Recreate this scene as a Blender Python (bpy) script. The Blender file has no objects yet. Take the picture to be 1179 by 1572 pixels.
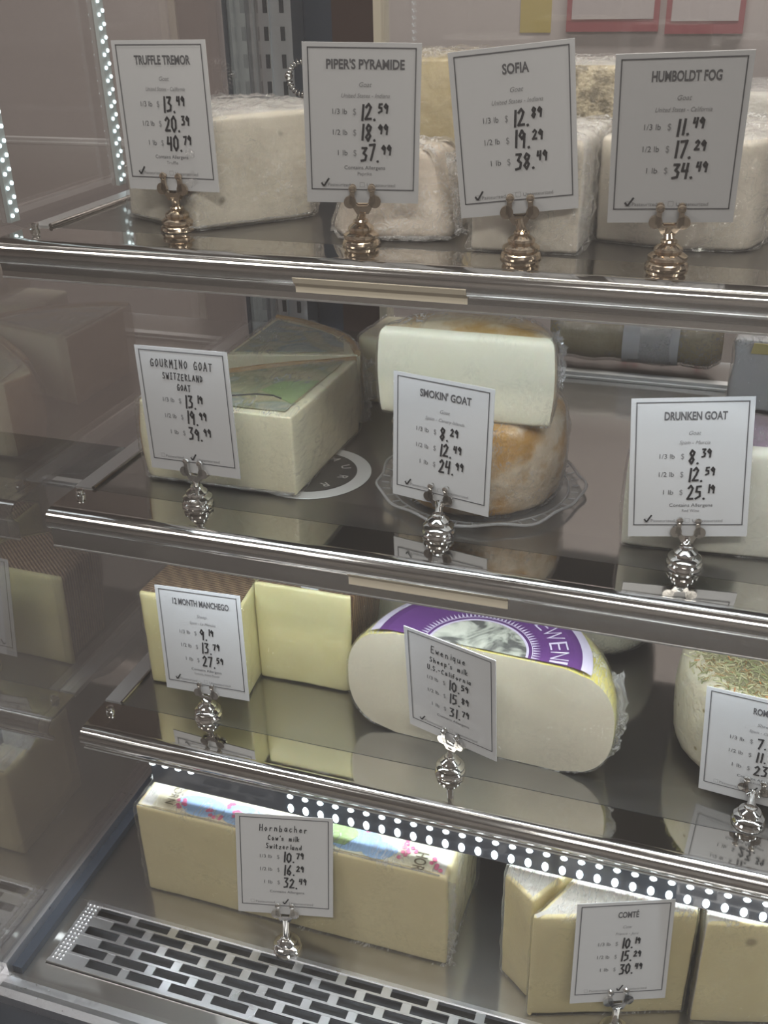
import bpy, bmesh, math, random
from math import sin, cos, pi, radians, sqrt, atan2
from mathutils import Vector, Matrix, noise
random.seed(7)
S = bpy.context.scene
COL = S.collection
CZ = 1.35                      # eye height; every z below is written relative to it
# ------------------------------------------------------------------ camera, world, lights, exposure
cam = bpy.data.cameras.new('camera'); cam_o = bpy.data.objects.new('camera', cam); COL.objects.link(cam_o)
yaw, pit, rol = 0.329694, -0.484403, 0.0222215
cam_o.matrix_world = (Matrix.Translation((0, 0, CZ)) @ Matrix.Rotation(yaw, 4, 'Z') @ Matrix.Rotation(pit, 4, 'X')
                      @ Matrix.Rotation(rol, 4, 'Y') @ Matrix.Rotation(pi / 2, 4, 'X'))
cam.sensor_fit = 'VERTICAL'; cam.sensor_height = 24.0; cam.lens = 24.0 * 1580.638 / 1572.0
cam.clip_start = 0.02; cam.clip_end = 50
S.camera = cam_o
S.view_settings.view_transform = 'Standard'; S.view_settings.look = 'None'
S.view_settings.exposure = 0.0; S.view_settings.gamma = 1.0
S.cycles.max_bounces = 14; S.cycles.transparent_max_bounces = 24; S.cycles.glossy_bounces = 6
S.cycles.caustics_reflective = False; S.cycles.caustics_refractive = False
S.cycles.sample_clamp_indirect = 4.0

w = bpy.data.worlds.new('world'); S.world = w; w.use_nodes = True
w.node_tree.nodes['Background'].inputs[0].default_value = (0.95, 0.88, 0.82, 1)
w.node_tree.nodes['Background'].inputs[1].default_value = 0.30

def area(name, loc, rot, sx, sy, power, color):
    l = bpy.data.lights.new(name, 'AREA'); l.shape = 'RECTANGLE'; l.size = sx; l.size_y = sy
    l.energy = power; l.color = color
    o = bpy.data.objects.new(name, l); COL.objects.link(o); o.location = (loc[0], loc[1], loc[2] + CZ); o.rotation_euler = rot
    return o
COOL = (0.86, 0.94, 1.0); WARM = (1.0, 0.95, 0.90)
LED_W = {1: 1.0, 2: 1.75, 3: 1.4}
area('ceiling_lamp_light', (0.3, -1.1, 1.48), (0, 0, 0), 1.2, 0.3, 40, WARM)
area('ceiling_lamp_light', (-1.6, -0.4, 1.48), (0, 0, 0), 1.2, 0.3, 26, WARM)
area('ceiling_lamp_light', (0.0, 2.1, 1.48), (0, 0, 0), 1.2, 0.3, 36, WARM)
area('canopy_light', (0.0, 0.655, 0.315), (radians(14), 0, 0), 1.1, 0.03, 3.4, (1.0, 0.95, 0.88))

# ------------------------------------------------------------------ materials
def new_mat(name):
    m = bpy.data.materials.new(name); m.use_nodes = True
    nt = m.node_tree; b = nt.nodes['Principled BSDF']
    return m, nt, b
def N(nt, t, **kw):
    n = nt.nodes.new(t)
    for k, v in kw.items():
        if k in n.inputs: n.inputs[k].default_value = v
        else: setattr(n, k, v)
    return n
def L(nt, a, b): nt.links.new(a, b)
def c4(c): return (c[0], c[1], c[2], 1)
def plain(name, col, rough=0.5, metal=0.0, coat=0.0, spec=0.5):
    m, nt, b = new_mat(name)
    b.inputs['Base Color'].default_value = c4(col); b.inputs['Roughness'].default_value = rough
    b.inputs['Metallic'].default_value = metal; b.inputs['Coat Weight'].default_value = coat
    b.inputs['Specular IOR Level'].default_value = spec
    return m
def coords(nt, scale=(1, 1, 1), rot=(0, 0, 0)):
    tc = N(nt, 'ShaderNodeTexCoord'); mp = N(nt, 'ShaderNodeMapping'); mp.inputs['Scale'].default_value = scale
    mp.inputs['Rotation'].default_value = rot
    L(nt, tc.outputs['Object'], mp.inputs['Vector']); return mp.outputs['Vector']
def ramp(nt, fac, stops):
    r = N(nt, 'ShaderNodeValToRGB'); cr = r.color_ramp
    while len(cr.elements) < len(stops): cr.elements.new(0.5)
    for e, (p, c) in zip(cr.elements, stops): e.position = p; e.color = c4(c)
    L(nt, fac, r.inputs['Fac']); return r.outputs['Color']
def film_coat(nt, b, weight, scale=(60, 14, 60), strength=0.5):
    """the stretched cling film over a surface: a glossy coat with its own creases"""
    v = coords(nt, scale, (0.3, 0.5, 0.7)); n = N(nt, 'ShaderNodeTexNoise', Scale=1.0, Detail=4.0, Roughness=0.6)
    n.inputs['Distortion'].default_value = 1.5
    L(nt, v, n.inputs['Vector']); bp = N(nt, 'ShaderNodeBump', Strength=strength, Distance=0.004)
    L(nt, n.outputs['Fac'], bp.inputs['Height']); L(nt, bp.outputs['Normal'], b.inputs['Coat Normal'])
    b.inputs['Coat Weight'].default_value = weight; b.inputs['Coat Roughness'].default_value = 0.18
def paste(name, c1, c2, scale=40, bump=0.15, rough=0.55, coat=0.35, specks=None, rp=(0.3, 0.7)):
    m, nt, b = new_mat(name)
    v = coords(nt); n = N(nt, 'ShaderNodeTexNoise', Scale=scale, Detail=5.0, Roughness=0.6); L(nt, v, n.inputs['Vector'])
    col = ramp(nt, n.outputs['Fac'], [(rp[0], c1), (rp[1], c2)])
    if specks:
        n2 = N(nt, 'ShaderNodeTexVoronoi', Scale=specks[1]); L(nt, v, n2.inputs['Vector'])
        n3 = N(nt, 'ShaderNodeTexNoise', Scale=specks[1] * .6, Detail=1.0); L(nt, v, n3.inputs['Vector'])
        r = ramp(nt, n2.outputs['Distance'], [(0.10, (1, 1, 1)), (0.22, (0, 0, 0))])
        r2 = ramp(nt, n3.outputs['Fac'], [(0.56, (0, 0, 0)), (0.62, (1, 1, 1))])
        mu = N(nt, 'ShaderNodeMath', operation='MULTIPLY'); L(nt, r, mu.inputs[0]); L(nt, r2, mu.inputs[1])
        mx = N(nt, 'ShaderNodeMix', data_type='RGBA'); L(nt, mu.outputs[0], mx.inputs[0]); L(nt, col, mx.inputs[6])
        mx.inputs[7].default_value = c4(specks[0]); col = mx.outputs[2]
    L(nt, col, b.inputs['Base Color']); b.inputs['Roughness'].default_value = rough
    nb = N(nt, 'ShaderNodeTexNoise', Scale=scale * 4, Detail=4.0); L(nt, v, nb.inputs['Vector'])
    bp = N(nt, 'ShaderNodeBump', Strength=bump, Distance=0.002); L(nt, nb.outputs['Fac'], bp.inputs['Height'])
    L(nt, bp.outputs['Normal'], b.inputs['Normal'])
    b.inputs['Subsurface Weight'].default_value = 0.12; b.inputs['Subsurface Radius'].default_value = (0.01, 0.006, 0.003)
    b.inputs['Subsurface Scale'].default_value = 0.5
    if coat: film_coat(nt, b, coat)
    return m
def steel(name, base=(0.60, 0.585, 0.565), rough=0.12, brush=(2, 300, 300), amt=0.08, bump=0.0):
    m, nt, b = new_mat(name); b.inputs['Metallic'].default_value = 1.0
    b.inputs['Base Color'].default_value = c4(base)
    v = coords(nt, brush); n = N(nt, 'ShaderNodeTexNoise', Scale=1.0, Detail=3.0); L(nt, v, n.inputs['Vector'])
    mr = N(nt, 'ShaderNodeMapRange'); mr.inputs['To Min'].default_value = max(0.01, rough - amt); mr.inputs['To Max'].default_value = rough + amt
    L(nt, n.outputs['Fac'], mr.inputs['Value']); L(nt, mr.outputs['Result'], b.inputs['Roughness'])
    if bump:
        bp = N(nt, 'ShaderNodeBump', Strength=bump, Distance=0.001); L(nt, n.outputs['Fac'], bp.inputs['Height'])
        L(nt, bp.outputs['Normal'], b.inputs['Normal'])
    return m
def glass(name, tint=(0.97, 0.98, 0.97), base=0.0, ior=1.45, rough=0.0, wrinkle=None, ior_gain=1.0, haze=0.0, crease=None):
    """thin sheet: lets light straight through, mirrors by fresnel plus a constant share"""
    m, nt, b = new_mat(name); nt.nodes.remove(b)
    out = nt.nodes['Material Output']
    tr = N(nt, 'ShaderNodeBsdfTransparent'); tr.inputs[0].default_value = c4(tint)
    gl = N(nt, 'ShaderNodeBsdfGlossy'); gl.inputs['Roughness'].default_value = rough; gl.inputs[0].default_value = (1, 1, 1, 1)
    f0 = ((ior - 1) / (ior + 1)) ** 2
    lw = N(nt, 'ShaderNodeLayerWeight', Blend=0.5); pw = N(nt, 'ShaderNodeMath', operation='POWER'); pw.inputs[1].default_value = 5.0
    L(nt, lw.outputs['Facing'], pw.inputs[0])
    ad = N(nt, 'ShaderNodeMath', operation='MULTIPLY_ADD', use_clamp=True)
    L(nt, pw.outputs[0], ad.inputs[0]); ad.inputs[1].default_value = (1 - f0) * .8; ad.inputs[2].default_value = f0 * ior_gain + base
    mx = N(nt, 'ShaderNodeMixShader'); L(nt, ad.outputs[0], mx.inputs[0]); L(nt, tr.outputs[0], mx.inputs[1]); L(nt, gl.outputs[0], mx.inputs[2])
    if wrinkle:
        v = coords(nt, wrinkle[0], (0.4, 0.2, 0.9)); n = N(nt, 'ShaderNodeTexNoise', Scale=1.0, Detail=5.0, Roughness=0.65)
        n.inputs['Distortion'].default_value = 2.0
        L(nt, v, n.inputs['Vector']); bp = N(nt, 'ShaderNodeBump', Strength=wrinkle[1], Distance=0.004)
        L(nt, n.outputs['Fac'], bp.inputs['Height']); L(nt, bp.outputs['Normal'], gl.inputs['Normal'])
    sh = mx.outputs[0]
    if haze or crease:          # milky haze of a sheet, or the whitened creases of crumpled plastic
        df = N(nt, 'ShaderNodeBsdfDiffuse'); df.inputs[0].default_value = (.85, .85, .85, 1)
        tl = N(nt, 'ShaderNodeBsdfTranslucent'); tl.inputs[0].default_value = (.85, .85, .85, 1)
        dt = N(nt, 'ShaderNodeMixShader'); dt.inputs[0].default_value = .5; L(nt, df.outputs[0], dt.inputs[1]); L(nt, tl.outputs[0], dt.inputs[2])
        m2 = N(nt, 'ShaderNodeMixShader'); m2.inputs[0].default_value = haze
        L(nt, sh, m2.inputs[1]); L(nt, dt.outputs[0], m2.inputs[2])
        if crease:
            v = coords(nt, crease[0], (0.5, 0.9, 0.3)); n = N(nt, 'ShaderNodeTexNoise', Scale=1.0, Detail=3.0, Roughness=0.55); n.inputs['Distortion'].default_value = 1.2
            L(nt, v, n.inputs['Vector'])
            r = ramp(nt, n.outputs['Fac'], [(.44, (0, 0, 0)), (.49, (1, 1, 1)), (.54, (0, 0, 0))])
            v2 = coords(nt, (18, 18, 18)); n2 = N(nt, 'ShaderNodeTexNoise', Scale=1.0, Detail=2.0); L(nt, v2, n2.inputs['Vector'])
            r2 = ramp(nt, n2.outputs['Fac'], [(.42, (0, 0, 0)), (.62, (1, 1, 1))])
            mm = N(nt, 'ShaderNodeMath', operation='MULTIPLY'); L(nt, r, mm.inputs[0]); L(nt, r2, mm.inputs[1])
            ge = N(nt, 'ShaderNodeNewGeometry'); sp = N(nt, 'ShaderNodeSeparateXYZ'); L(nt, ge.outputs['Normal'], sp.inputs[0])
            ab = N(nt, 'ShaderNodeMath', operation='ABSOLUTE'); L(nt, sp.outputs['Z'], ab.inputs[0])
            sc = N(nt, 'ShaderNodeMath', operation='MULTIPLY_ADD'); L(nt, ab.outputs[0], sc.inputs[0]); sc.inputs[1].default_value = 1 - crease[2]; sc.inputs[2].default_value = crease[2]
            m3 = N(nt, 'ShaderNodeMath', operation='MULTIPLY'); L(nt, mm.outputs[0], m3.inputs[0]); L(nt, sc.outputs[0], m3.inputs[1]); mm = m3
            ma = N(nt, 'ShaderNodeMath', operation='MULTIPLY_ADD', use_clamp=True); L(nt, mm.outputs[0], ma.inputs[0]); ma.inputs[1].default_value = crease[1]; ma.inputs[2].default_value = haze
            L(nt, ma.outputs[0], m2.inputs[0])
        sh = m2.outputs[0]
    L(nt, sh, out.inputs['Surface']); return m
def emit(name, col, s):
    m, nt, b = new_mat(name); b.inputs['Base Color'].default_value = c4(col)
    b.inputs['Emission Color'].default_value = c4(col); b.inputs['Emission Strength'].default_value = s
    return m

M = {}
def satin(name, base, r1, r2, share):
    m, nt, b = new_mat(name); nt.nodes.remove(b); out = nt.nodes['Material Output']
    v = coords(nt, (1.5, 60, 60)); n = N(nt, 'ShaderNodeTexNoise', Scale=1.0, Detail=3.0); L(nt, v, n.inputs['Vector'])
    mr = N(nt, 'ShaderNodeMapRange'); mr.inputs['To Min'].default_value = r1 - .06; mr.inputs['To Max'].default_value = r1 + .06; L(nt, n.outputs['Fac'], mr.inputs['Value'])
    a = N(nt, 'ShaderNodeBsdfGlossy'); a.inputs[0].default_value = c4(base); L(nt, mr.outputs[0], a.inputs['Roughness'])
    c = N(nt, 'ShaderNodeBsdfGlossy'); c.inputs[0].default_value = c4(base); c.inputs['Roughness'].default_value = r2
    mx = N(nt, 'ShaderNodeMixShader'); mx.inputs[0].default_value = share; L(nt, a.outputs[0], mx.inputs[1]); L(nt, c.outputs[0], mx.inputs[2]); L(nt, mx.outputs[0], out.inputs['Surface']); return m
M['plate'] = satin('shelf_steel', (0.43, 0.42, 0.405), .40, .06, .62)
M['deck'] = satin('deck_steel', (0.58, 0.565, 0.54), .40, .06, .72)
M['strip'] = steel('polished_steel', (0.64, 0.62, 0.59), 0.05, (2, 260, 260), 0.03)
M['nose'] = steel('nose_steel', (0.62, 0.61, 0.60), 0.11, (3, 400, 400), 0.07, 0.15)
M['flange'] = steel('flange_steel', (0.78, 0.79, 0.80), 0.45, (300, 3, 300), 0.1)
M['grille'] = steel('grille_aluminium', (0.78, 0.79, 0.82), 0.30, (20, 20, 20), 0.1)
M['galv'] = steel('galvanised_steel', (0.70, 0.71, 0.74), 0.35, (180, 180, 180), 0.2, 0.5)
M['upright'] = steel('upright_steel', (0.62, 0.66, 0.70), 0.38, (200, 200, 3), 0.1)
M['chrome'] = plain('chrome', (0.80, 0.79, 0.77), 0.06, 1.0)
M['warm_reflecting'] = plain('chrome_with_warm_reflection', (0.66, 0.55, 0.43), 0.12, 1.0)  # top shelf stands: warm room reflections put into the metal colour
M['dark'] = plain('dark_gap', (0.03, 0.03, 0.035), 0.6)
M['slot'] = plain('slot_black', (0.045, 0.05, 0.06), 0.5)
M['navy'] = plain('navy_seal', (0.055, 0.07, 0.10), 0.5)
M['under'] = plain('shelf_underside', (0.30, 0.28, 0.27), 0.45)
M['brown'] = plain('brown_stile', (0.075, 0.045, 0.04), 0.4)
M['white_metal'] = plain('white_enamel', (0.42, 0.40, 0.38), 0.4)
M['cardwhite'] = plain('laminated_card', (0.63, 0.635, 0.65), 0.4, coat=0.2)
M['ink'] = plain('print_ink', (0.10, 0.10, 0.11), 0.6)
M['faint'] = plain('thin_print_ink', (0.24, 0.24, 0.25), 0.6)
M['marker'] = plain('marker_ink', (0.015, 0.015, 0.02), 0.5)
M['cream_edge_and_reflection'] = plain('cream_edge_and_reflection', (0.90, 0.82, 0.66), 0.6)  # door edge, and the lip reflection put into a cream colour
M['led'] = emit('led_lens_and_reflection', (0.85, 0.97, 1.0), 5.0)
M['led_small'] = emit('led_lens_dim', (0.80, 0.95, 1.0), 2.2)
M['ledbar'] = plain('led_bar_channel', (0.10, 0.115, 0.15), 0.18, coat=0.6)
M['ledtape'] = plain('led_tape', (0.42, 0.46, 0.46), 0.4)
M['front_glass'] = glass('front_glass', (0.97, 0.975, 0.97), 0.0, 1.45, haze=0.028)  # diffuse share imitates a pale veil of light that lifts the blacks
M['side_glass'] = glass('side_glass', (0.84, 0.84, 0.84), 0.17, 1.5, 0.015, haze=0.01)
M['door_glass'] = glass('door_glass', (0.85, 0.86, 0.86), 0.03, 1.5, haze=0.05)
M['film'] = glass('cling_film', (0.99, 0.99, 0.985), 0.03, 1.42, 0.10, ((150, 45, 150), 1.0), 1.0, haze=.02, crease=((110, 24, 110), .9, .07))
M['film_white'] = glass('cling_film_crumpled', (0.98, 0.98, 0.98), 0.06, 1.45, 0.09, ((170, 60, 170), 1.0), 1.2, haze=.04, crease=((110, 30, 110), 1.0, .20))
M['film_clear'] = glass('cling_film_tight', (0.99, 0.99, 0.985), 0.025, 1.42, 0.12, ((120, 26, 120), 0.8), 1.0, haze=.006)
M['film_heavy'] = glass('cling_film_bunched', (0.95, 0.95, 0.95), 0.08, 1.5, 0.12, ((260, 90, 220), 1.0), 1.3, haze=.10, crease=((200, 60, 200), .7, .6))
M['tray'] = glass('clear_plastic', (0.96, 0.97, 0.98), 0.06, 1.5, 0.06, ((120, 120, 120), 0.5), 1.0, haze=.07)
M['tray_rim'] = glass('clear_plastic_rim', (0.95, 0.96, 0.98), 0.10, 1.5, 0.06, ((160, 160, 160), 0.6), 1.0, haze=.38)
M['lid_ring'] = plain('frosted_ring', (0.52, 0.52, 0.51), 0.35, coat=0.4)
M['lid_disc'] = plain('black_disc', (0.045, 0.042, 0.042), 0.3, coat=0.3)
M['lid_text'] = plain('grey_lettering', (0.45, 0.44, 0.42), 0.5)
# cheeses
M['p_white'] = paste('white_goat_paste', (0.62, 0.57, 0.47), (0.74, 0.69, 0.58), 30, 0.35, specks=((0.28, 0.25, 0.19), 55))
M['p_white_plain'] = paste('plain_white_paste', (0.66, 0.60, 0.50), (0.76, 0.70, 0.60), 24, 0.25)
M['p_pink'] = paste('pinkish_paste', (0.60, 0.50, 0.40), (0.74, 0.66, 0.57), 26, 0.5)
M['p_cream'] = paste('cream_paste', (0.80, 0.77, 0.60), (0.84, 0.81, 0.65), 12, 0.06, coat=0.12)
M['p_gour'] = paste('ivory_paste', (0.86, 0.80, 0.56), (0.90, 0.85, 0.62), 14, 0.12, coat=0.5)
M['p_manch'] = paste('yellow_paste', (0.78, 0.71, 0.36), (0.83, 0.76, 0.42), 40, 0.2)
M['p_ewen'] = paste('sheep_paste', (0.72, 0.66, 0.50), (0.78, 0.72, 0.56), 18, 0.15)
M['p_horn'] = paste('alpine_paste', (0.80, 0.70, 0.40), (0.86, 0.77, 0.46), 16, 0.2, coat=0.45)
M['p_comte'] = paste('nutty_paste', (0.80, 0.69, 0.37), (0.86, 0.76, 0.43), 16, 0.25, specks=((0.42, 0.34, 0.18), 34))
M['p_chalk'] = paste('chalk_paste', (0.80, 0.79, 0.68), (0.85, 0.84, 0.74), 16, 0.1)
M['r_white'] = paste('white_rind', (0.66, 0.62, 0.56), (0.80, 0.78, 0.74), 50, 0.7, coat=0.7)
M['r_grey'] = paste('grey_speckled_rind', (0.20, 0.17, 0.12), (0.58, 0.50, 0.36), 70, 0.9, rp=(.42, .58), specks=((0.08, 0.08, 0.08), 110))
M['r_tan'] = paste('tan_rind', (0.42, 0.27, 0.13), (0.58, 0.42, 0.24), 50, 0.7)
M['r_orange'] = paste('orange_rind', (0.52, 0.27, 0.04), (0.76, 0.62, 0.44), 26, 1.0, coat=0.8, rp=(.42, .58))
M['r_smoketop'] = paste('smoked_rind', (0.50, 0.28, 0.06), (0.68, 0.56, 0.38), 26, 0.8, coat=1.0, rp=(.40, .60))
M['r_yellow'] = paste('yellow_rind', (0.70, 0.60, 0.10), (0.78, 0.72, 0.38), 22, 0.2, coat=0.7)
M['r_gold'] = paste('gold_rind', (0.46, 0.36, 0.17), (0.64, 0.54, 0.34), 22, 0.8, coat=0.8)
M['r_purple'] = paste('wine_rind', (0.24, 0.16, 0.24), (0.42, 0.33, 0.40), 30, 0.4, coat=0.9)
M['r_herbtop'] = paste('herb_dust', (0.24, 0.22, 0.12), (0.44, 0.39, 0.23), 150, 0.8, coat=0.0)
M['r_rosem'] = paste('herb_wheel_rind', (0.58, 0.52, 0.38), (0.68, 0.62, 0.47), 60, 0.6, coat=0.1, specks=((0.30, 0.24, 0.12), 90))
M['foil'] = plain('silver_wrap', (0.82, 0.80, 0.78), 0.25, 0.55)
M['wax_paper'] = paste('white_paper_wrap', (0.70, 0.70, 0.73), (0.80, 0.80, 0.82), 14, 0.5, coat=0.6)
def weave_mat():
    m, nt, b = new_mat('basket_weave_rind')
    v = coords(nt, (1, 1, 1), (0, 0, 0.9)); wv = N(nt, 'ShaderNodeTexWave', Scale=95.0, Distortion=0.6); L(nt, v, wv.inputs['Vector'])
    v2 = coords(nt, (1, 1, 1), (0, 0, -0.7)); w2 = N(nt, 'ShaderNodeTexWave', Scale=26.0, Distortion=1.0); L(nt, v2, w2.inputs['Vector'])
    mx = N(nt, 'ShaderNodeMath', operation='MULTIPLY_ADD'); L(nt, w2.outputs['Fac'], mx.inputs[0]); mx.inputs[1].default_value = 0.35; 
    L(nt, wv.outputs['Fac'], mx.inputs[2])
    col = ramp(nt, mx.outputs[0], [(0.25, (0.09, 0.036, 0.016)), (0.85, (0.30, 0.155, 0.075)), (1.0, (0.46, 0.30, 0.17))])
    L(nt, col, b.inputs['Base Color']); bp = N(nt, 'ShaderNodeBump', Strength=0.9, Distance=0.002)
    L(nt, mx.outputs[0], bp.inputs['Height']); L(nt, bp.outputs['Normal'], b.inputs['Normal'])
    film_coat(nt, b, 0.6); return m
M['r_weave'] = weave_mat()
def art_mat(name, stops, scale, coat=0.8, dist=1.5):
    m, nt, b = new_mat(name); v = coords(nt); n = N(nt, 'ShaderNodeTexNoise', Scale=scale, Detail=3.0)
    n.inputs['Distortion'].default_value = dist
    L(nt, v, n.inputs['Vector']); L(nt, ramp(nt, n.outputs['Fac'], stops), b.inputs['Base Color']); b.inputs['Roughness'].default_value = 0.5
    film_coat(nt, b, coat, (90, 30, 90), 0.8); return m
M['art_green'] = art_mat('green_landscape_label', [(0.30, (0.62, 0.52, 0.32)), (0.42, (0.52, 0.47, 0.29)), (0.50, (0.36, 0.38, 0.22)), (0.58, (0.36, 0.42, 0.36)), (0.70, (0.62, 0.56, 0.40))], 22)
M['art_teal'] = art_mat('teal_landscape_label', [(0.30, (0.55, 0.48, 0.32)), (0.44, (0.42, 0.43, 0.30)), (0.52, (0.30, 0.38, 0.37)), (0.62, (0.38, 0.44, 0.40)), (0.74, (0.58, 0.50, 0.34))], 18)
M['art_blue'] = plain('sky_blue_print', (0.34, 0.52, 0.80), 0.5, coat=0.8)
M['art_cream'] = art_mat('cream_label_paper', [(0.35, (0.74, 0.66, 0.46)), (0.55, (0.70, 0.70, 0.55)), (0.7, (0.55, 0.66, 0.48))], 9)
M['art_pink'] = plain('pink_print', (0.72, 0.16, 0.30), 0.5, coat=0.8)
M['art_green2'] = plain('green_print', (0.32, 0.44, 0.18), 0.5, coat=0.8)
M['purple'] = plain('purple_print', (0.125, 0.045, 0.185), 0.4, coat=0.6)
M['purple_pale'] = plain('lilac_print', (0.62, 0.56, 0.68), 0.45, coat=0.6)
M['silver_disc'] = art_mat('silver_picture_disc', [(0.38, (0.12, 0.12, 0.11)), (0.5, (0.42, 0.43, 0.36)), (0.64, (0.62, 0.62, 0.52))], 34, 0.6)
M['letter_brown'] = plain('brown_lettering', (0.16, 0.13, 0.08), 0.5)
M['yellow_label'] = plain('yellow_sticker', (0.72, 0.60, 0.25), 0.5)
M['herb'] = [plain('dry_green_herb', (0.28, 0.29, 0.13), 0.7), plain('dry_brown_herb', (0.30, 0.20, 0.08), 0.7), plain('dry_pale_herb', (0.50, 0.46, 0.27), 0.7), plain('dry_orange_herb', (0.50, 0.20, 0.06), 0.7)]

# ------------------------------------------------------------------ mesh helpers
class MB:
    def __init__(s): s.v = []; s.f = []; s.m = []
    def add(s, verts, faces, mi=0):
        n = len(s.v); s.v += [tuple(p) for p in verts]; s.f += [tuple(i + n for i in f) for f in faces]
        s.m += list(mi) if isinstance(mi, (list, tuple)) else [mi] * len(faces)
    def box(s, x0, x1, y0, y1, z0, z1, mi=0, T=None):
        P = [(x0, y0, z0), (x1, y0, z0), (x1, y1, z0), (x0, y1, z0), (x0, y0, z1), (x1, y0, z1), (x1, y1, z1), (x0, y1, z1)]
        if T: P = [T @ Vector(p) for p in P]
        s.add(P, [(0, 3, 2, 1), (4, 5, 6, 7), (0, 1, 5, 4), (1, 2, 6, 5), (2, 3, 7, 6), (3, 0, 4, 7)], mi)
    def lathe(s, prof, n=24, c=(0, 0, 0), mi=0, T=None, sx=1, sy=1):
        P = []; F = []
        for r, z in prof:
            for k in range(n):
                a = 2 * pi * k / n; P.append(Vector((c[0] + r * cos(a) * sx, c[1] + r * sin(a) * sy, c[2] + z)))
        for i in range(len(prof) - 1):
            for k in range(n):
                F.append((i * n + k, i * n + (k + 1) % n, (i + 1) * n + (k + 1) % n, (i + 1) * n + k))
        F.append(tuple(reversed(range(n)))); F.append(tuple((len(prof) - 1) * n + k for k in range(n)))
        if T: P = [T @ p for p in P]
        s.add(P, F, mi)
    def tube(s, pts, r, n=8, mi=0):
        pts = [Vector(p) for p in pts]; P = []; F = []
        rr = r if isinstance(r, (list, tuple)) else [r] * len(pts)
        for i, p in enumerate(pts):
            t = (pts[min(i + 1, len(pts) - 1)] - pts[max(i - 1, 0)]).normalized()
            u = t.cross(Vector((0, 0, 1)) if abs(t.z) < .9 else Vector((1, 0, 0))).normalized(); q = t.cross(u)
            for k in range(n):
                a = 2 * pi * k / n; P.append(p + (u * cos(a) + q * sin(a)) * rr[i])
        for i in range(len(pts) - 1):
            for k in range(n): F.append((i * n + k, (i + 1) * n + k, (i + 1) * n + (k + 1) % n, i * n + (k + 1) % n))
        F.append(tuple(range(n))); F.append(tuple(reversed([(len(pts) - 1) * n + k for k in range(n)])))
        s.add(P, F, mi)
    def extrude_x(s, prof, x0, x1, mi=0, closed=True):
        n = len(prof); P = [(x0, y, z) for y, z in prof] + [(x1, y, z) for y, z in prof]
        F = [(i, (i + 1) % n, n + (i + 1) % n, n + i) for i in range(n if closed else n - 1)]
        if closed: F += [tuple(reversed(range(n))), tuple(range(n, 2 * n))]
        s.add(P, F, mi)
    def poly_y(s, pts, y0, y1, mi=0, T=None):
        """outline in x,z given thickness along y"""
        n = len(pts); P = [Vector((x, y0, z)) for x, z in pts] + [Vector((x, y1, z)) for x, z in pts]
        if T: P = [T @ p for p in P]
        s.add(P, [tuple(range(n)), tuple(reversed(range(n, 2 * n)))] + [(i, n + i, n + (i + 1) % n, (i + 1) % n) for i in range(n)], mi)
    def poly_z(s, pts, z0, z1, mi=0):
        n = len(pts); P = [(x, y, z0) for x, y in pts] + [(x, y, z1) for x, y in pts]
        s.add(P, [tuple(reversed(range(n))), tuple(range(n, 2 * n))] + [(i, (i + 1) % n, n + (i + 1) % n, n + i) for i in range(n)], mi)
    def build(s, name, mats, parent=None, origin=None, smooth=None, world=True):
        """verts are in eye-relative space (z offset CZ); parented parts share the thing's frame"""
        me = bpy.data.meshes.new(name)
        if parent is not None and parent.get('_o') is not None: o0 = Vector(parent['_o'])
        elif origin is not None: o0 = Vector(origin)
        else:
            xs = [v[0] for v in s.v]; ys = [v[1] for v in s.v]; zs = [v[2] for v in s.v]
            o0 = Vector(((min(xs) + max(xs)) / 2, (min(ys) + max(ys)) / 2, min(zs)))
        me.from_pydata([Vector(v) - o0 for v in s.v], [], s.f)
        for mm in (mats if isinstance(mats, (list, tuple)) else [mats]): me.materials.append(mm)
        me.polygons.foreach_set('material_index', s.m)
        me.update()
        bm = bmesh.new(); bm.from_mesh(me); bmesh.ops.recalc_face_normals(bm, faces=bm.faces); bm.to_mesh(me); bm.free()
        if smooth is not None:
            me.polygons.foreach_set('use_smooth', [True] * len(me.polygons)); me.set_sharp_from_angle(angle=radians(smooth))
        o = bpy.data.objects.new(name, me); COL.objects.link(o)
        if parent is not None: o.parent = parent
        else: o.location = (o0.x, o0.y, o0.z + CZ); 
        o['_o'] = tuple(o0)
        return o
def tag(o, label=None, cat=None, group=None, kind=None):
    if label: o['label'] = label
    if cat: o['category'] = cat
    if group: o['group'] = group
    if kind: o['kind'] = kind
    return o
def empty(name, loc, label=None, cat=None, group=None, kind=None):
    o = bpy.data.objects.new(name, None); COL.objects.link(o); o.location = (loc[0], loc[1], loc[2] + CZ)
    o.empty_display_size = 0.02; o['_o'] = tuple(loc); return tag(o, label, cat, group, kind)

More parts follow.
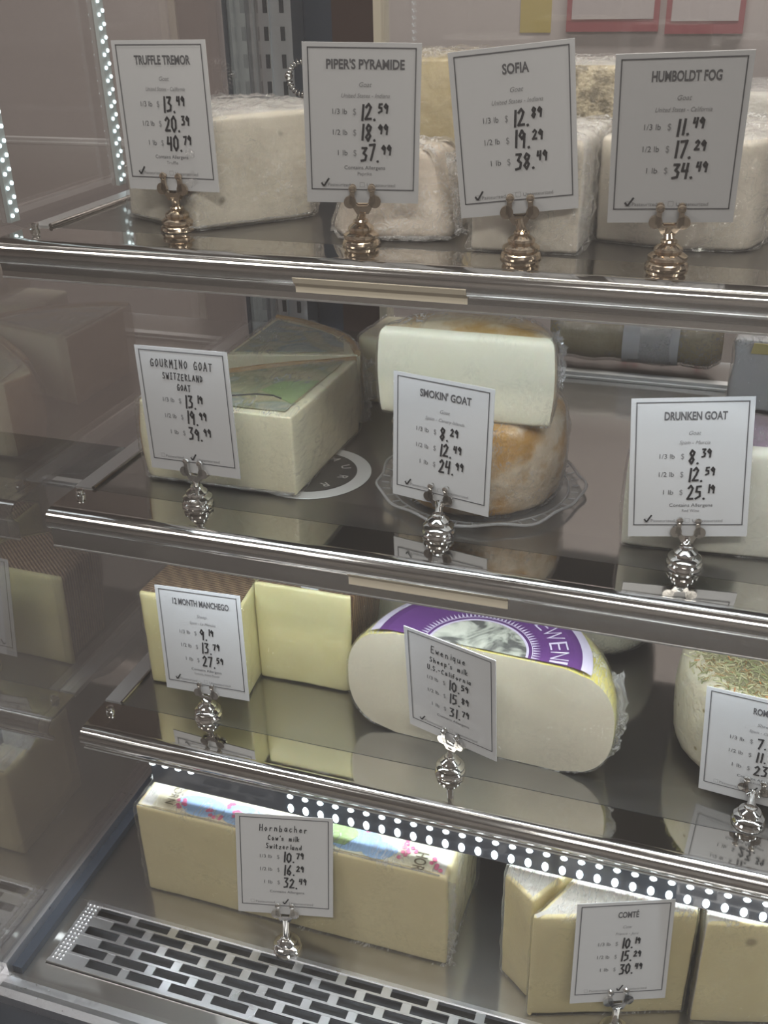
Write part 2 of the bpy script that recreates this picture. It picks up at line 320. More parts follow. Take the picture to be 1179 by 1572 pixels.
# ------------------------------------------------------------------ text
_tc = {}
def text_mesh(body, shear=0.0, bold=0.0):
    key = (body, shear, bold)
    if key in _tc: return _tc[key]
    cu = bpy.data.curves.new('t', 'FONT'); cu.body = body; cu.size = 1.0; cu.shear = shear; cu.offset = bold; cu.resolution_u = 3
    o = bpy.data.objects.new('t', cu); COL.objects.link(o)
    bpy.context.view_layer.update(); dg = bpy.context.evaluated_depsgraph_get()
    me = bpy.data.meshes.new_from_object(o.evaluated_get(dg))
    V = [(v.co.x, v.co.y) for v in me.vertices]; F = [tuple(p.vertices) for p in me.polygons]
    bpy.data.objects.remove(o); bpy.data.curves.remove(cu); bpy.data.meshes.remove(me)
    _tc[key] = (V, F); return _tc[key]
def put_text(mb, body, cx, cz, hgt, y, width=None, align='c', shear=0.0, bold=0.0, fn=None, mi=0):
    V, F = text_mesh(body, shear, bold)
    if not V: return
    x0 = min(v[0] for v in V); x1 = max(v[0] for v in V); s = hgt / 0.70
    sx = s if width is None else width / (x1 - x0)
    ox = {'c': (x0 + x1) / 2, 'l': x0, 'r': x1}[align]
    P = [(cx + (v[0] - ox) * sx, y, cz - hgt / 2 + v[1] * s) for v in V]
    if fn: P = [fn(p) for p in P]
    mb.add(P, F, mi)
G = {  # pen strokes of hand lettering, x 0-.6, y 0-1
 '0': [[(.3, 1), (.08, .8), (.05, .3), (.28, 0), (.52, .25), (.53, .75), (.3, 1)]], '1': [[(.28, 1), (.26, .5), (.24, 0)]],
 '2': [[(.06, .8), (.28, 1), (.5, .8), (.35, .45), (.05, .02), (.58, .04)]], '3': [[(.08, .95), (.5, .95), (.25, .58), (.52, .4), (.45, .08), (.06, .02)]],
 '4': [[(.12, 1), (.05, .5), (.52, .52)], [(.48, 1), (.44, 0)]], '5': [[(.52, 1), (.14, .98), (.1, .58), (.45, .55), (.5, .2), (.08, 0)]],
 '6': [[(.45, 1), (.12, .5), (.1, .12), (.35, 0), (.5, .25), (.3, .45), (.1, .3)]], '7': [[(.04, .96), (.54, 1), (.24, 0)]],
 '8': [[(.5, .85), (.25, 1), (.1, .78), (.48, .3), (.3, 0), (.08, .22), (.42, .65), (.5, .85)]], '9': [[(.5, .75), (.25, 1), (.06, .72), (.28, .52), (.5, .78), (.46, 0)]],
 '.': [[(.1, .0), (.16, .02)]], '-': [[(.1, .45), (.5, .45)]], '\'': [[(.2, 1), (.16, .8)]], ' ': [],
 'A': [[(.02, 0), (.3, 1), (.56, 0)], [(.14, .35), (.46, .35)]], 'C': [[(.54, .85), (.3, 1), (.06, .6), (.12, .1), (.52, .08)]],
 'D': [[(.1, 0), (.1, 1), (.48, .75), (.46, .2), (.1, 0)]], 'E': [[(.54, 1), (.1, 1), (.08, 0), (.54, 0)], [(.1, .52), (.44, .52)]],
 'G': [[(.54, .88), (.3, 1), (.06, .6), (.14, .06), (.52, .1), (.52, .45), (.32, .45)]], 'H': [[(.08, 1), (.06, 0)], [(.52, 1), (.5, 0)], [(.06, .5), (.52, .5)]],
 'I': [[(.3, 1), (.3, 0)], [(.12, 1), (.48, 1)], [(.12, 0), (.48, 0)]], 'L': [[(.1, 1), (.08, 0), (.52, .02)]],
 'M': [[(.04, 0), (.1, 1), (.3, .4), (.5, 1), (.58, 0)]], 'N': [[(.08, 0), (.1, 1), (.5, 0), (.52, 1)]],
 'O': [[(.3, 1), (.05, .6), (.2, 0), (.52, .3), (.48, .85), (.3, 1)]], 'R': [[(.1, 0), (.1, 1), (.48, .8), (.12, .5), (.54, 0)]],
 'S': [[(.52, .9), (.2, 1), (.1, .7), (.48, .35), (.36, .02), (.06, .1)]], 'T': [[(.02, 1), (.58, 1)], [(.3, 1), (.28, 0)]],
 'U': [[(.08, 1), (.1, .1), (.4, 0), (.52, .3), (.52, 1)]], 'W': [[(.02, 1), (.16, 0), (.3, .6), (.44, 0), (.58, 1)]], 'Z': [[(.06, 1), (.54, 1), (.06, 0), (.56, 0)]],
 'a': [[(.46, .55), (.2, .55), (.08, .2), (.25, 0), (.46, .3), (.46, .55), (.5, 0)]], 'b': [[(.1, 1), (.1, 0), (.42, .05), (.44, .45), (.12, .5)]],
 'c': [[(.46, .5), (.2, .52), (.08, .2), (.25, 0), (.48, .1)]], 'd': [[(.46, 1), (.46, 0)], [(.46, .45), (.18, .5), (.08, .15), (.3, 0), (.46, .2)]],
 'e': [[(.08, .28), (.46, .32), (.3, .56), (.1, .35), (.2, .02), (.48, .08)]], 'f': [[(.48, .95), (.28, .9), (.26, 0)], [(.1, .52), (.46, .52)]],
 'h': [[(.1, 1), (.1, 0)], [(.1, .4), (.32, .55), (.46, .3), (.46, 0)]], 'i': [[(.28, .55), (.28, 0)], [(.28, .76), (.29, .8)]],
 'k': [[(.1, 1), (.1, 0)], [(.46, .55), (.12, .28), (.48, 0)]], 'l': [[(.28, 1), (.28, 0)]], 'm': [[(.04, 0), (.06, .52), (.26, .5), (.3, 0)], [(.3, .45), (.5, .52), (.56, 0)]],
 'n': [[(.1, 0), (.1, .55)], [(.1, .4), (.32, .55), (.46, .3), (.46, 0)]], 'o': [[(.28, .55), (.08, .3), (.24, 0), (.48, .25), (.28, .55)]],
 'p': [[(.1, .55), (.1, -.35)], [(.1, .45), (.4, .52), (.44, .12), (.12, .05)]], 'q': [[(.46, .5), (.2, .55), (.08, .2), (.3, 0), (.46, .3)], [(.46, .55), (.46, -.35)]],
 'r': [[(.12, 0), (.12, .55)], [(.12, .35), (.3, .55), (.48, .5)]], 's': [[(.44, .5), (.16, .52), (.14, .32), (.42, .22), (.34, 0), (.08, .04)]],
 't': [[(.28, .85), (.26, .05), (.42, 0)], [(.08, .55), (.48, .57)]], 'u': [[(.08, .55), (.12, .05), (.4, .1), (.46, .55), (.5, 0)]],
 'w': [[(.04, .55), (.16, 0), (.3, .4), (.42, 0), (.56, .55)]], 'z': [[(.1, .52), (.46, .54), (.1, 0), (.48, .02)]]}
def pen(mb, txt, x, z, hgt, y, wdt=0.0009, adv=0.72, sx=1.0, align='l', rnd=None):
    rnd = rnd or random.Random(txt)
    tot = sum(0.45 if c in '.il1\'' else adv for c in txt) * hgt * sx * .8
    if align == 'c': x -= tot / 2
    for ch in txt:
        jz = rnd.uniform(-.05, .05) * hgt; sc = rnd.uniform(.92, 1.08)
        for st in G.get(ch, []):
            pts = [(x + p[0] * hgt * sx * .8 * (1 if ch not in '1il' else .8) + p[1] * hgt * .06, z + p[1] * hgt * sc + jz) for p in st]
            for (ax, az), (bx, bz) in zip(pts, pts[1:]):
                d = Vector((bx - ax, bz - az)); l = max(d.length, 1e-6); d /= l; n = Vector((-d.y, d.x)) * wdt / 2; e = d * wdt * .35
                mb.add([(ax - e.x - n.x, y, az - e.y - n.y), (bx + e.x - n.x, y, bz + e.y - n.y), (bx + e.x + n.x, y, bz + e.y + n.y), (ax - e.x + n.x, y, az - e.y + n.y)], [(0, 1, 2, 3)])
        x += (0.45 if ch in '.il1\'' else adv) * hgt * sx * .8
    return x

# ------------------------------------------------------------------ setting: the room round the case
def room_box(name, a, mat, kind='structure'):
    mb = MB(); mb.box(*a); o = mb.build(name, mat); o['kind'] = kind; return o
def wall_mat(name, c1, c2, sc):
    m, nt, b = new_mat(name); v = coords(nt); n = N(nt, 'ShaderNodeTexNoise', Scale=sc, Detail=4.0); L(nt, v, n.inputs['Vector'])
    L(nt, ramp(nt, n.outputs['Fac'], [(0.3, c1), (0.7, c2)]), b.inputs['Base Color']); b.inputs['Roughness'].default_value = 0.7; return m
FZ = -CZ
room_box('floor', (-3.2, 3.2, -3.0, 3.2, FZ - .05, FZ), wall_mat('floor_tile', (0.11, 0.10, 0.098), (0.16, 0.148, 0.142), 3))
room_box('wall_back', (-3.2, 3.2, 2.62, 2.72, FZ, 1.6), wall_mat('back_wall_paint', (0.62, 0.545, 0.53), (0.70, 0.62, 0.60), 1.2))
room_box('wall_front', (-3.2, 3.2, -3.0, -2.9, FZ, 1.6), wall_mat('front_wall_paint', (0.36, 0.33, 0.31), (0.48, 0.45, 0.43), 0.9))
room_box('wall_left', (-3.3, -3.2, -3.0, 3.2, FZ, 1.6), wall_mat('left_wall_wood', (0.46, 0.37, 0.34), (0.58, 0.49, 0.46), 1.5))
room_box('ceiling', (-3.2, 3.2, -3.0, 2.72, 1.6, 1.65), wall_mat('ceiling_paint', (0.55, 0.52, 0.50), (0.60, 0.57, 0.55), 1))
# ------------------------------------------------------------------ the refrigerated case
X0, X1 = -0.545, 0.70
SZ = {1: -.1736, 2: -.4028, 3: -.632, 4: -.8125}
SF = {1: .659, 2: .6575, 3: .645}
SB = {1: 1.10, 2: 1.18, 3: 1.10}
case = empty('display_case', (0.05, .85, FZ), 'glass fronted refrigerated display case holding four levels of cheese', 'display case')
mb = MB(); mb.box(X0 - .03, X1 + .03, .475, 1.30, FZ, -.86); mb.build('base_cabinet', M['dark'], case)
mb = MB(); mb.box(X0, X1, .592, 1.27, -.86, -.8125); mb.build('deck', M['deck'], case)
mb = MB(); mb.box(X0, X1, .494, .592, -.86, -.830); mb.build('air_channel', M['slot'], case)
mb = MB(); mb.box(X0, X1, .494, .5165, -.83, -.8128); mb.build('front_ledge', M['deck'], case)
mb = MB(); mb.box(X0, -.5205, .5165, .592, -.83, -.8128); mb.build('side_ledge', M['deck'], case)
mb = MB(); mb.box(X0 - .03, X1 + .03, .474, .494, -.86, -.8115); mb.build('front_sill', M['galv'], case)
mb = MB(); mb.box(X0 - .05, X1 + .05, .452, .474, -.93, -.822); mb.build('gasket', M['slot'], case)
mb = MB(); mb.box(X0 - .05, X1 + .05, .440, .475, FZ + .1, -.93); mb.build('kick_panel', M['brown'], case)
# side glass with its bottom channel
mb = MB(); mb.box(X0 - .006, X0, .484, 1.19, -.80, .33); mb.build('side_pane', M['side_glass'], case)
mb = MB(); mb.box(X0 - .020, X0 + .002, .494, 1.27, -.8125, -.795); mb.build('pane_channel', M['galv'], case)
mb = MB(); mb.box(X0 + .002, X0 + .012, .50, 1.27, -.8126, -.805); mb.build('channel_seal', M['navy'], case)
mb = MB(); mb.box(X1, X1 + .006, .484, 1.27, -.8125, .33); mb.build('side_pane', M['side_glass'], case)
# front glass leaning back
mb = MB(); gy0, gy1 = .482, .600
P = [(X0, gy0, -.8115), (X1, gy0, -.8115), (X1, gy1, .33), (X0, gy1, .33), (X0, gy0 + .005, -.8115), (X1, gy0 + .005, -.8115), (X1, gy1 + .005, .33), (X0, gy1 + .005, .33)]
mb.add(P, [(0, 3, 2, 1), (4, 5, 6, 7), (0, 1, 5, 4), (1, 2, 6, 5), (2, 3, 7, 6), (3, 0, 4, 7)]); mb.build('front_pane', M['front_glass'], case)
mb = MB(); mb.box(X0 - .03, X1 + .03, .59, 1.30, .33, .42); mb.build('canopy', M['white_metal'], case)
mb = MB(); mb.box(X0, X1, 1.27, 1.30, -.86, -.55); mb.build('rear_panel', M['deck'], case)
# rear uprights with slots
def upright(x1):
    y = 1.20; mb = MB(); mb.box(x1 - .0515, x1, y, y + .03, -.8125, .33)
    for a, b_, d in ((.0515, .0485, .005), (.0300, .0285, .003), (.004, 0, .005)): mb.box(x1 - a, x1 - b_, y - d, y, -.8125, .33)
    o = mb.build('slotted_upright', M['upright'], case)
    z = -.80; cols = [MB(), MB()]
    while z < .32:
        for m_, xs in zip(cols, (x1 - .0365, x1 - .0160)): m_.box(xs, xs + .0050, y - .0010, y + .001, z, z + .0150)
        z += .0292
    for m_ in cols: m_.build('slot_column', M['slot'], o)
    mb = MB(); mb.box(x1 - .0835, x1 - .0595, y + .002, y + .02, -.8125, .33); mb.build('rear_glazing_strip', plain('pale_blue_strip', (0.52, 0.60, 0.62), 0.3), case)
    mb = MB(); mb.box(x1 - .0885, x1 - .0835, y, y + .022, -.8125, .33); mb.box(x1 - .0595, x1 - .0515, y, y + .022, -.8125, .33); mb.build('rear_glazing_trim', M['navy'], case)
upright(-.507); upright(.66)
# rear sliding door
door = empty('door_1', (0.05, 1.24, -.8125), kind='structure'); 
mb = MB(); mb.box(-.517, -.4715, 1.232, 1.25, -.55, .33); mb.build('door_seal', M['navy'], door)
mb = MB(); mb.box(-.4715, -.4195, 1.230, 1.255, -.55, .33); mb.build('door_stile', M['brown'], door)
mb = MB(); mb.box(-.4195, .55, 1.238, 1.244, -.55, .33); mb.build('door_glass', M['door_glass'], door)
mb = MB(); mb.box(-.4195, -.410, 1.226, 1.256, -.55, .33); mb.build('door_edge', M['cream_edge_and_reflection'], door)
# vertical LED tapes on the side glass
for yy in (.857, .695):
    mb = MB(); mb.box(X0 + .0005, X0 + .004, yy - .006, yy + .006, SZ[1] + .003, .325); t = mb.build('led_tape', M['ledtape'], case)
    mb = MB(); z = SZ[1] + .008; k = 0
    while z < .32:
        for dy in (-.003, .003): mb.lathe([(.0001, 0), (.0016, .0001), (.0016, .0012), (.0008, .0018)], 8, (0, 0, 0), 0, Matrix.Translation((X0 + .004, yy + dy, z + (.003 if dy > 0 else 0))) @ Matrix.Rotation(pi / 2, 4, 'Y'))
        z += .0105
    mb.build('led_lenses', M['led_small'], t)
# front grille: staggered slots in a pressed plate, a loose lift-out panel
gx0, gx1, gy0_, gy1_ = -.5195, .69, .5175, .591
grille = empty('air_grille', (0.08, .554, -.8125), 'slotted aluminium air grille along the front of the bottom deck', 'grille')
mb = MB(); rows = 6; pitch = (gy1_ - gy0_ - .008) / rows; zt = -.8108; zb = -.8125
mb.box(gx0, gx1, gy0_, gy0_ + .004, zb - .004, zt + .001); mb.box(gx0, gx1, gy1_ - .004, gy1_, zb - .004, zt + .001)
mb.build('rim', M['grille'], grille)
mb = MB()
for r in range(rows + 1):
    y = gy0_ + .004 + r * pitch; mb.box(gx0, gx1, y - .0011, y + .0011, zb, zt)
for r in range(rows):
    y0 = gy0_ + .004 + r * pitch; x = gx0 + .016 + (0.0 if r % 2 else .0215); mb.box(gx0, x, y0, y0 + pitch, zb, zt - .0004)
    while x < gx1:
        xe = x + .0345; mb.box(xe, min(xe + .0085, gx1), y0, y0 + pitch, zb, zt - .0003); x = xe + .0085
mb.build('slotted_plate', M['grille'], grille)
mb = MB()
for i in range(16):
    for j in range(3): mb.lathe([(.002, 0), (.0016, .0008), (.0006, .0012)], 8, (gx0 + .003 + j * .0042, gy0_ + .006 + i * .0042, zt - .0004))
mb.build('dimples', M['grille'], grille)

# ------------------------------------------------------------------ shelves
LIPB = {1: (-.008, -.0283), 2: (-.008, -.0353), 3: (-.008, -.0225)}
SLABEL = {1: 'polished steel shelf holding the white goat cheeses, topmost of the three', 2: 'polished steel shelf holding the half wheel on its clear tray, middle of the three', 3: 'polished steel shelf with bright led bar under its lip, lowest of the three'}
def shelf(k):
    z = SZ[k]; F = SF[k]; B = SB[k]; xl = -.5275; xr = .685; yb = F + .036
    t = empty('shelf', (0.08, F + .2, z - .04), SLABEL[k], 'shelf', 'steel shelves of the case')
    mb = MB(); mb.box(xl + .018, xr, yb, B, z - .004, z - .0004); mb.build('plate', M['plate'], t)
    mb = MB(); mb.box(xl + .018, xr, yb + .01, B - .01, z - .010, z - .0045); mb.build('underside', M['under'], t)
    mb = MB(); mb.box(xl, xr, F, yb - .0012, z - .003, z); mb.build('front_strip', M['strip'], t)
    # rounded nose and lip
    by, bz = LIPB[k]
    front = [(F, 0), (F - .004, -.0004), (F - .008, -.002), (F - .0115, -.0048), (F - .0135, -.0085), (F - .0135, -.0125), (F - .0115, -.0165), (F - .008, -.0195)]
    e = Vector((F - .008, -.0195)); g = Vector((F + by, bz))
    for i in range(1, 7):
        u = i / 6; bow = sin(u * pi) * .0003; q = e.lerp(g, u); front.append((q.x + bow, q.y))
    prof = [(y, z + dz) for y, dz in front] + [(y + .0022, z + dz - (.001 if i < 3 else 0)) for i, (y, dz) in reversed(list(enumerate(front)))]
    mb = MB(); mb.extrude_x(prof, xl, xr); mb.build('nose_lip', M['nose'], t, smooth=40)
    mb = MB(); mb.extrude_x([(F + by - .0006, z + bz), (F + by + .0026, z + bz), (F + by + .0026, z + bz - .0012), (F + by - .0006, z + bz - .0012)], xl, xr); mb.build('lip_edge', M['flange'], t)
    # left flange, bright inner bead, bracket
    mb = MB(); mb.box(xl, xl + .0175, yb, B, z - .004, z + .0012); mb.build('side_flange', M['flange'], t)
    mb = MB(); mb.tube([(xl + .0185, yb, z + .0012), (xl + .0185, B, z + .0012)], .0019, 8); mb.build('flange_bead', M['strip'], t, smooth=60)
    mb = MB(); mb.poly_z([(0, 0), (0, 0)], 0, 0) if False else None
    P = [(xl + .004, F + .06, z - .004), (xl + .004, 1.2, z - .004), (xl + .004, 1.2, z - .075), (xl + .004, F + .1, z - .022)]
    mb.add(P + [(x + .004, y, zz) for x, y, zz in P], [(0, 1, 2, 3), (7, 6, 5, 4), (0, 4, 5, 1), (1, 5, 6, 2), (2, 6, 7, 3), (3, 7, 4, 0)]); mb.build('bracket', M['upright'], t)
    mb = MB(); P = [(.6 + a, y, zz) for a in (0, .004) for x, y, zz in P]; mb.add(P, [(0, 1, 2, 3), (7, 6, 5, 4), (0, 4, 5, 1), (1, 5, 6, 2), (2, 6, 7, 3), (3, 7, 4, 0)]); mb.build('bracket', M['upright'], t)
    # corner screw
    mb = MB(); mb.lathe([(.0042, 0), (.0042, .0015), (.0030, .0022), (.0030, .004), (.0038, .0046), (.0034, .006), (.001, .0066)], 14, (xl + .014, F + .022, z)); mb.build('screw', M['chrome'], t, smooth=30)
    # rear stop rail
    mb = MB(); yr = 1.088; mb.box(xl + .02, xr, yr, yr + .012, z, z + .006); mb.box(xl + .02, xr, yr - .004, yr, z, z + .0025); mb.build('rear_rail', M['flange'], t)
    # LED tape under the lip and its light
    mb = MB(); yl = F + .012; mb.box(xl + .03, xr - .02, yl - .008, yl + .008, z - .014, z - .010); lt = mb.build('led_tape', M['ledtape'], t)
    mb = MB(); x = xl + .04
    while x < xr - .03:
        for dy in (-.004, .004): mb.box(x - .0018, x + .0018, yl + dy - .0015, yl + dy + .0015, z - .0152, z - .014)
        x += .0115
    mb.build('led_lenses', M['led_small'], lt)
    area('shelf_led_light', (.08, yl, z - .0165), (radians(20), 0, 0), 1.15, .012, LED_W[k], COOL)
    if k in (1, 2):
        a, b = {1: (-.284, -.161), 2: (-.253, -.125)}[k]  # cream strip imitates a bright panel mirrored in the polished lip
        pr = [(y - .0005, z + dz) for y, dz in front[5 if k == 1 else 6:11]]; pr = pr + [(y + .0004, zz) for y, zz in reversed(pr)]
        mb = MB(); mb.extrude_x(pr, a, b); tag(mb.build('reflection_strip', M['cream_edge_and_reflection'], t), 'cream strip standing in for a bright reflection in the lip')
    if k == 3:
        y0_, y1_, za, zb_ = F - .0065, F - .005, -.0225, -.0505
        mb = MB(); mb.extrude_x([(y0_, z + za), (y0_ + .009, z + za), (y1_ + .006, z + zb_), (y1_, z + zb_)], xl + .07, xr); lb = mb.build('led_bar', M['ledbar'], t)
        first = None
        def lens(x, dz, sx, sy):
            nonlocal first
            u = (za - dz) / (za - zb_); yy = y0_ + u * (y1_ - y0_)
            if first is None:
                m_ = MB(); m_.lathe([(.0030, -.0006), (.0030, .0004), (.0024, .0012), (.0009, .0016)], 12); first = m_.build('led_lens_and_reflection', M['led'], lb, smooth=50)
                ob = first; ob.data.transform(Matrix.Translation(Vector(lb['_o'])))
            else:
                ob = first.copy(); COL.objects.link(ob)
            ob.matrix_local = Matrix.Translation(Vector((x, yy, z + dz)) - Vector(lb['_o'])) @ Matrix.Rotation(pi / 2 + .05, 4, 'X') @ Matrix.Diagonal((sx, sy, 1, 1))
        x = -.3145
        while x < .30:
            lens(x, -.0285, 1, .8); lens(x - .0006, -.0435, .95, 1.75); x += .0146  # second lens of each pair imitates the mirrored LED, built as a glow
        for i in range(4): lens(-.475 + .02 + i * .0135, -.026, 1.1, .6)
    return t
for k in (1, 2, 3): shelf(k)

# ------------------------------------------------------------------ cheeses
def arc(cx, cy, r, a0, a1, n):
    return [(cx + r * cos(a0 + (a1 - a0) * i / n), cy + r * sin(a0 + (a1 - a0) * i / n)) for i in range(n + 1)]
def outline(poly, step=.0045):
    """poly: (x, y, side, corner radius); gives evenly spaced points with the side each lies on"""
    n = len(poly); segs = []; pts = []; tags = []
    for i in range(n):
        p0 = Vector(poly[i - 1][:2]); p = Vector(poly[i][:2]); p1 = Vector(poly[(i + 1) % n][:2]); r = poly[i][3]
        if r > 0:
            a = (p0 - p).normalized(); b = (p1 - p).normalized(); d = min(r, (p0 - p).length * .45, (p1 - p).length * .45)
            A = p + a * d; B = p + b * d; m = 4
            for j in range(m + 1):
                u = j / m; q = A * (1 - u) ** 2 + p * 2 * u * (1 - u) + B * u * u
                pts.append(q); tags.append(poly[i - 1][2] if u < .5 else poly[i][2])
            last = B
        else: pts.append(p); tags.append(poly[i][2]); last = p
        nr = poly[(i + 1) % n][3]
        end = p1 if nr <= 0 else p1 + (p - p1).normalized() * min(nr, (p - p1).length * .45)
        k = int((end - last).length / step)
        for j in range(1, k): pts.append(last.lerp(end, j / k)); tags.append(poly[i][2])
    return pts, tags
def loft(poly, z0, h, rt=.004, rb=.003, bulge=None, amp=.0007, seed=0, dome=0.0, grow=0.0, levels=12, freq=26, ridge=0.0, lean=(0, 0), only=None, mapm=None, topmat=None, caprows=8, step=.0045):
    """poly with bulge {side: f(u)} (inset along u 0..1) -> MB; material = mapm[side], top = topmat"""
    pts, tags = outline(poly, step); n = len(pts); c = sum(pts, Vector((0, 0))) / n
    nor = []
    for i in range(n):
        t = (pts[(i + 1) % n] - pts[i - 1]); nor.append(Vector((t.y, -t.x)).normalized())
    prof = []
    for j in range(5): a = pi / 2 * j / 4; prof.append((rb * (1 - sin(a)), rb * (1 - cos(a))))
    for j in range(1, levels): u = j / levels; prof.append((0, rb + (h - rb - rt) * u))
    for j in range(5): a = pi / 2 * j / 4; prof.append((rt * (1 - cos(a)), h - rt + rt * sin(a)))
    def disp(P, nn):
        q = P * freq + Vector((seed * 7.3, seed * 3.1, seed)); d = noise.noise(q) * amp + noise.noise(q * 3.1) * amp * .45
        if ridge: d += (abs(noise.noise(q * 2.3 + Vector((5, 1, 9)))) + .5 * abs(noise.noise(q * 5.7))) * ridge
        return P + nn * (d + grow)
    mb = MB(); V = []; F = []; MI = []
    for inset, zz in prof:
        u = zz / h; row = []
        for i in range(n):
            ins = 0.0
            if bulge:
                for o in (-2, -1, 0, 1, 2):
                    f = bulge.get(tags[(i + o) % n]); ins += (f(u) if f else 0.0) / 5
            p = pts[i] - nor[i] * (inset + ins); nz = 0.0 if inset == 0 else (1 if u > .5 else -1) * .7
            nn = Vector((nor[i].x, nor[i].y, nz)).normalized()
            P = Vector((p.x + lean[0] * u, p.y + lean[1] * u, z0 + zz)); q = disp(P, nn)
            q.z = max(q.z, z0)
            row.append(q)
        V += row
    R = len(prof)
    for j in range(R - 1):
        for i in range(n):
            F.append((j * n + i, j * n + (i + 1) % n, (j + 1) * n + (i + 1) % n, (j + 1) * n + i)); MI.append(mapm[tags[i]] if mapm else 0)
    base = (R - 1) * n; cc = Vector((c.x + lean[0], c.y + lean[1]))
    for j in range(1, caprows):
        s = 1 - j / caprows
        for i in range(n):
            e = V[base + i]; P = Vector((cc.x + (e.x - cc.x) * s, cc.y + (e.y - cc.y) * s, z0 + h + dome * (1 - s * s)))
            V.append(disp(P, Vector((0, 0, 1))))
        st = R * n + (j - 1) * n; pr = base if j == 1 else st - n
        for i in range(n): F.append((pr + i, pr + (i + 1) % n, st + (i + 1) % n, st + i)); MI.append(topmat or 0)
    st = R * n + (caprows - 2) * n; V.append(Vector((cc.x, cc.y, z0 + h + dome + grow)))
    for i in range(n): F.append((st + i, st + (i + 1) % n, len(V) - 1)); MI.append(topmat or 0)
    F.append(tuple(reversed(range(n)))); MI.append(0)
    mb.add(V, F, MI); return mb
def cheese(name, label, poly, z0, h, mats, mapm, topmat, film='film', film_kw=None, group=None, cat='cheese', smooth=50, **kw):
    """one thing: the cheese body, its clear wrap a part of it"""
    cx = sum(p[0] for p in poly) / len(poly); cy = sum(p[1] for p in poly) / len(poly)
    t = empty(name, (cx, cy, z0), label, cat, group)
    b = loft(poly, z0 + .0003, h, mapm=mapm, topmat=topmat, **kw).build('body', [M[m] for m in mats], t, smooth=smooth)
    if film:
        fk = dict(kw); fk.update(grow=.0014, ridge=.0016, amp=.0012, freq=34, caprows=18, levels=20, step=.003); fk.update(film_kw or {})
        loft(poly, z0 + .0003, h, **fk).build('cling_film', M[film], t, smooth=60)
    return t
def P4(pts, r=.003, side='a'): return [(p[0], p[1], p[2] if len(p) > 2 else side, p[3] if len(p) > 3 else r) for p in pts]
def curve_side(pts, side): return [(x, y, side, 0) for x, y in pts]
Z1, Z2, Z3, Z4 = SZ[1], SZ[2], SZ[3], SZ[4]
barrel = lambda d: (lambda u: d * (2 * u - 1) ** 2)
def crumple(parent, path, out, width, seed=0, amp=.004, name='bunched_film', nu=28, nv=5, mat='film_heavy'):
    """a strip of gathered film standing off an edge: PATH along it, OUT the way it sticks out"""
    P = [Vector(p) for p in path]; o = Vector(out).normalized(); V = []; F = []
    for i in range(nu + 1):
        t = i / nu * (len(P) - 1); k = min(int(t), len(P) - 2); q = P[k].lerp(P[k + 1], t - k)
        for j in range(nv + 1):
            v = j / nv; h = Vector((i * .45, j * .8, seed * 5.1)); d = Vector((noise.noise(h), noise.noise(h + Vector((9, 3, 1))), noise.noise(h + Vector((2, 8, 4))))) * amp * (.25 + v)
            V.append(q + o * width * v * (.75 + .5 * noise.noise(Vector((i * .6, seed, 3)))) + d)
    m_ = nv + 1
    for i in range(nu):
        for j in range(nv): F.append((i * m_ + j, i * m_ + j + 1, (i + 1) * m_ + j + 1, (i + 1) * m_ + j))
    n_ = len(V); mb = MB(); mb.add(V + [q + Vector((.0003, .0003, .0004)) for q in V], F + [tuple(a + n_ for a in reversed(f)) for f in F]); return mb.build(name, M[mat], parent, smooth=70)
# --- top shelf
tremor = cheese('goat_cheese_wedge', 'white speckled goat cheese wedge behind the 40.79 card on the top shelf',
    P4([(-.468, .746, 'cut'), (-.388, .709, 'cut'), (-.322, .778, 'rind', .004)]) + curve_side(arc(-.395, .775, .073, .15, pi * .93, 16)[1:-1], 'rind') + [(-.469, .79, 'rind', .003)],
    Z1, .080, ['p_white', 'r_white'], {'cut': 0, 'rind': 1}, 1, seed=1, amp=.0012, rt=.004, lean=(.002, .004), film_kw=dict(ridge=.0048), film='film_white')
crumple(tremor, [(-.466, .745, Z1 + .003), (-.388, .7075, Z1 + .003), (-.322, .776, Z1 + .003)], (0, -1, .2), .006, 1, .002)
crumple(tremor, [(-.322, .779, Z1 + .01), (-.321, .783, Z1 + .045), (-.322, .785, Z1 + .078)], (1, .2, 0), .006, 2, .003)
piper = cheese('goat_cheese_pyramid', 'pinkish white flat topped goat cheese pyramid behind the 37.99 card',
    P4([(-.292, .742), (-.270, .706), (-.192, .720), (-.190, .80), (-.285, .81)], .014), Z1, .060, ['p_pink'], {'a': 0}, 0, seed=2, amp=.0022, rt=.006, rb=.006,
    bulge={'a': lambda u: .018 * u}, film_kw=dict(ridge=.004), film='film_white')
cheese('goat_cheese_brick', 'white goat cheese brick with filmed right side behind the 38.49 card',
    P4([(-.172, .699, 'f'), (-.098, .703, 'r'), (-.094, .815, 'r'), (-.170, .82, 'r')], .004), Z1, .073, ['p_white_plain', 'r_white'], {'f': 0, 'r': 1}, 1, seed=3, amp=.0014, film_kw=dict(ridge=.0048), film='film_white')
cheese('goat_cheese_wedge', 'cream goat cheese wedge with dark top line behind the 34.49 card',
    P4([(-.093, .747, 'f'), (-.026, .733, 'f'), (.012, .738, 'r', .012), (.030, .80, 'r', .01), (.02, .862, 'r', .01), (-.085, .845, 'r', .01)]), Z1, .071, ['p_white_plain', 'r_white'], {'f': 0, 'r': 0}, 1, seed=4, amp=.0012, film_kw=dict(ridge=.0048), film='film_white')
cheese('cheese_block', 'golden wrapped cheese block standing behind the white pyramid on the top shelf',
    P4([(-.295, .88), (-.185, .875), (-.18, .96), (-.29, .965)], .006), Z1, .110, ['r_gold'], {'a': 0}, 0, seed=5, amp=.0018, film_kw=dict(ridge=.004), film='film_white')
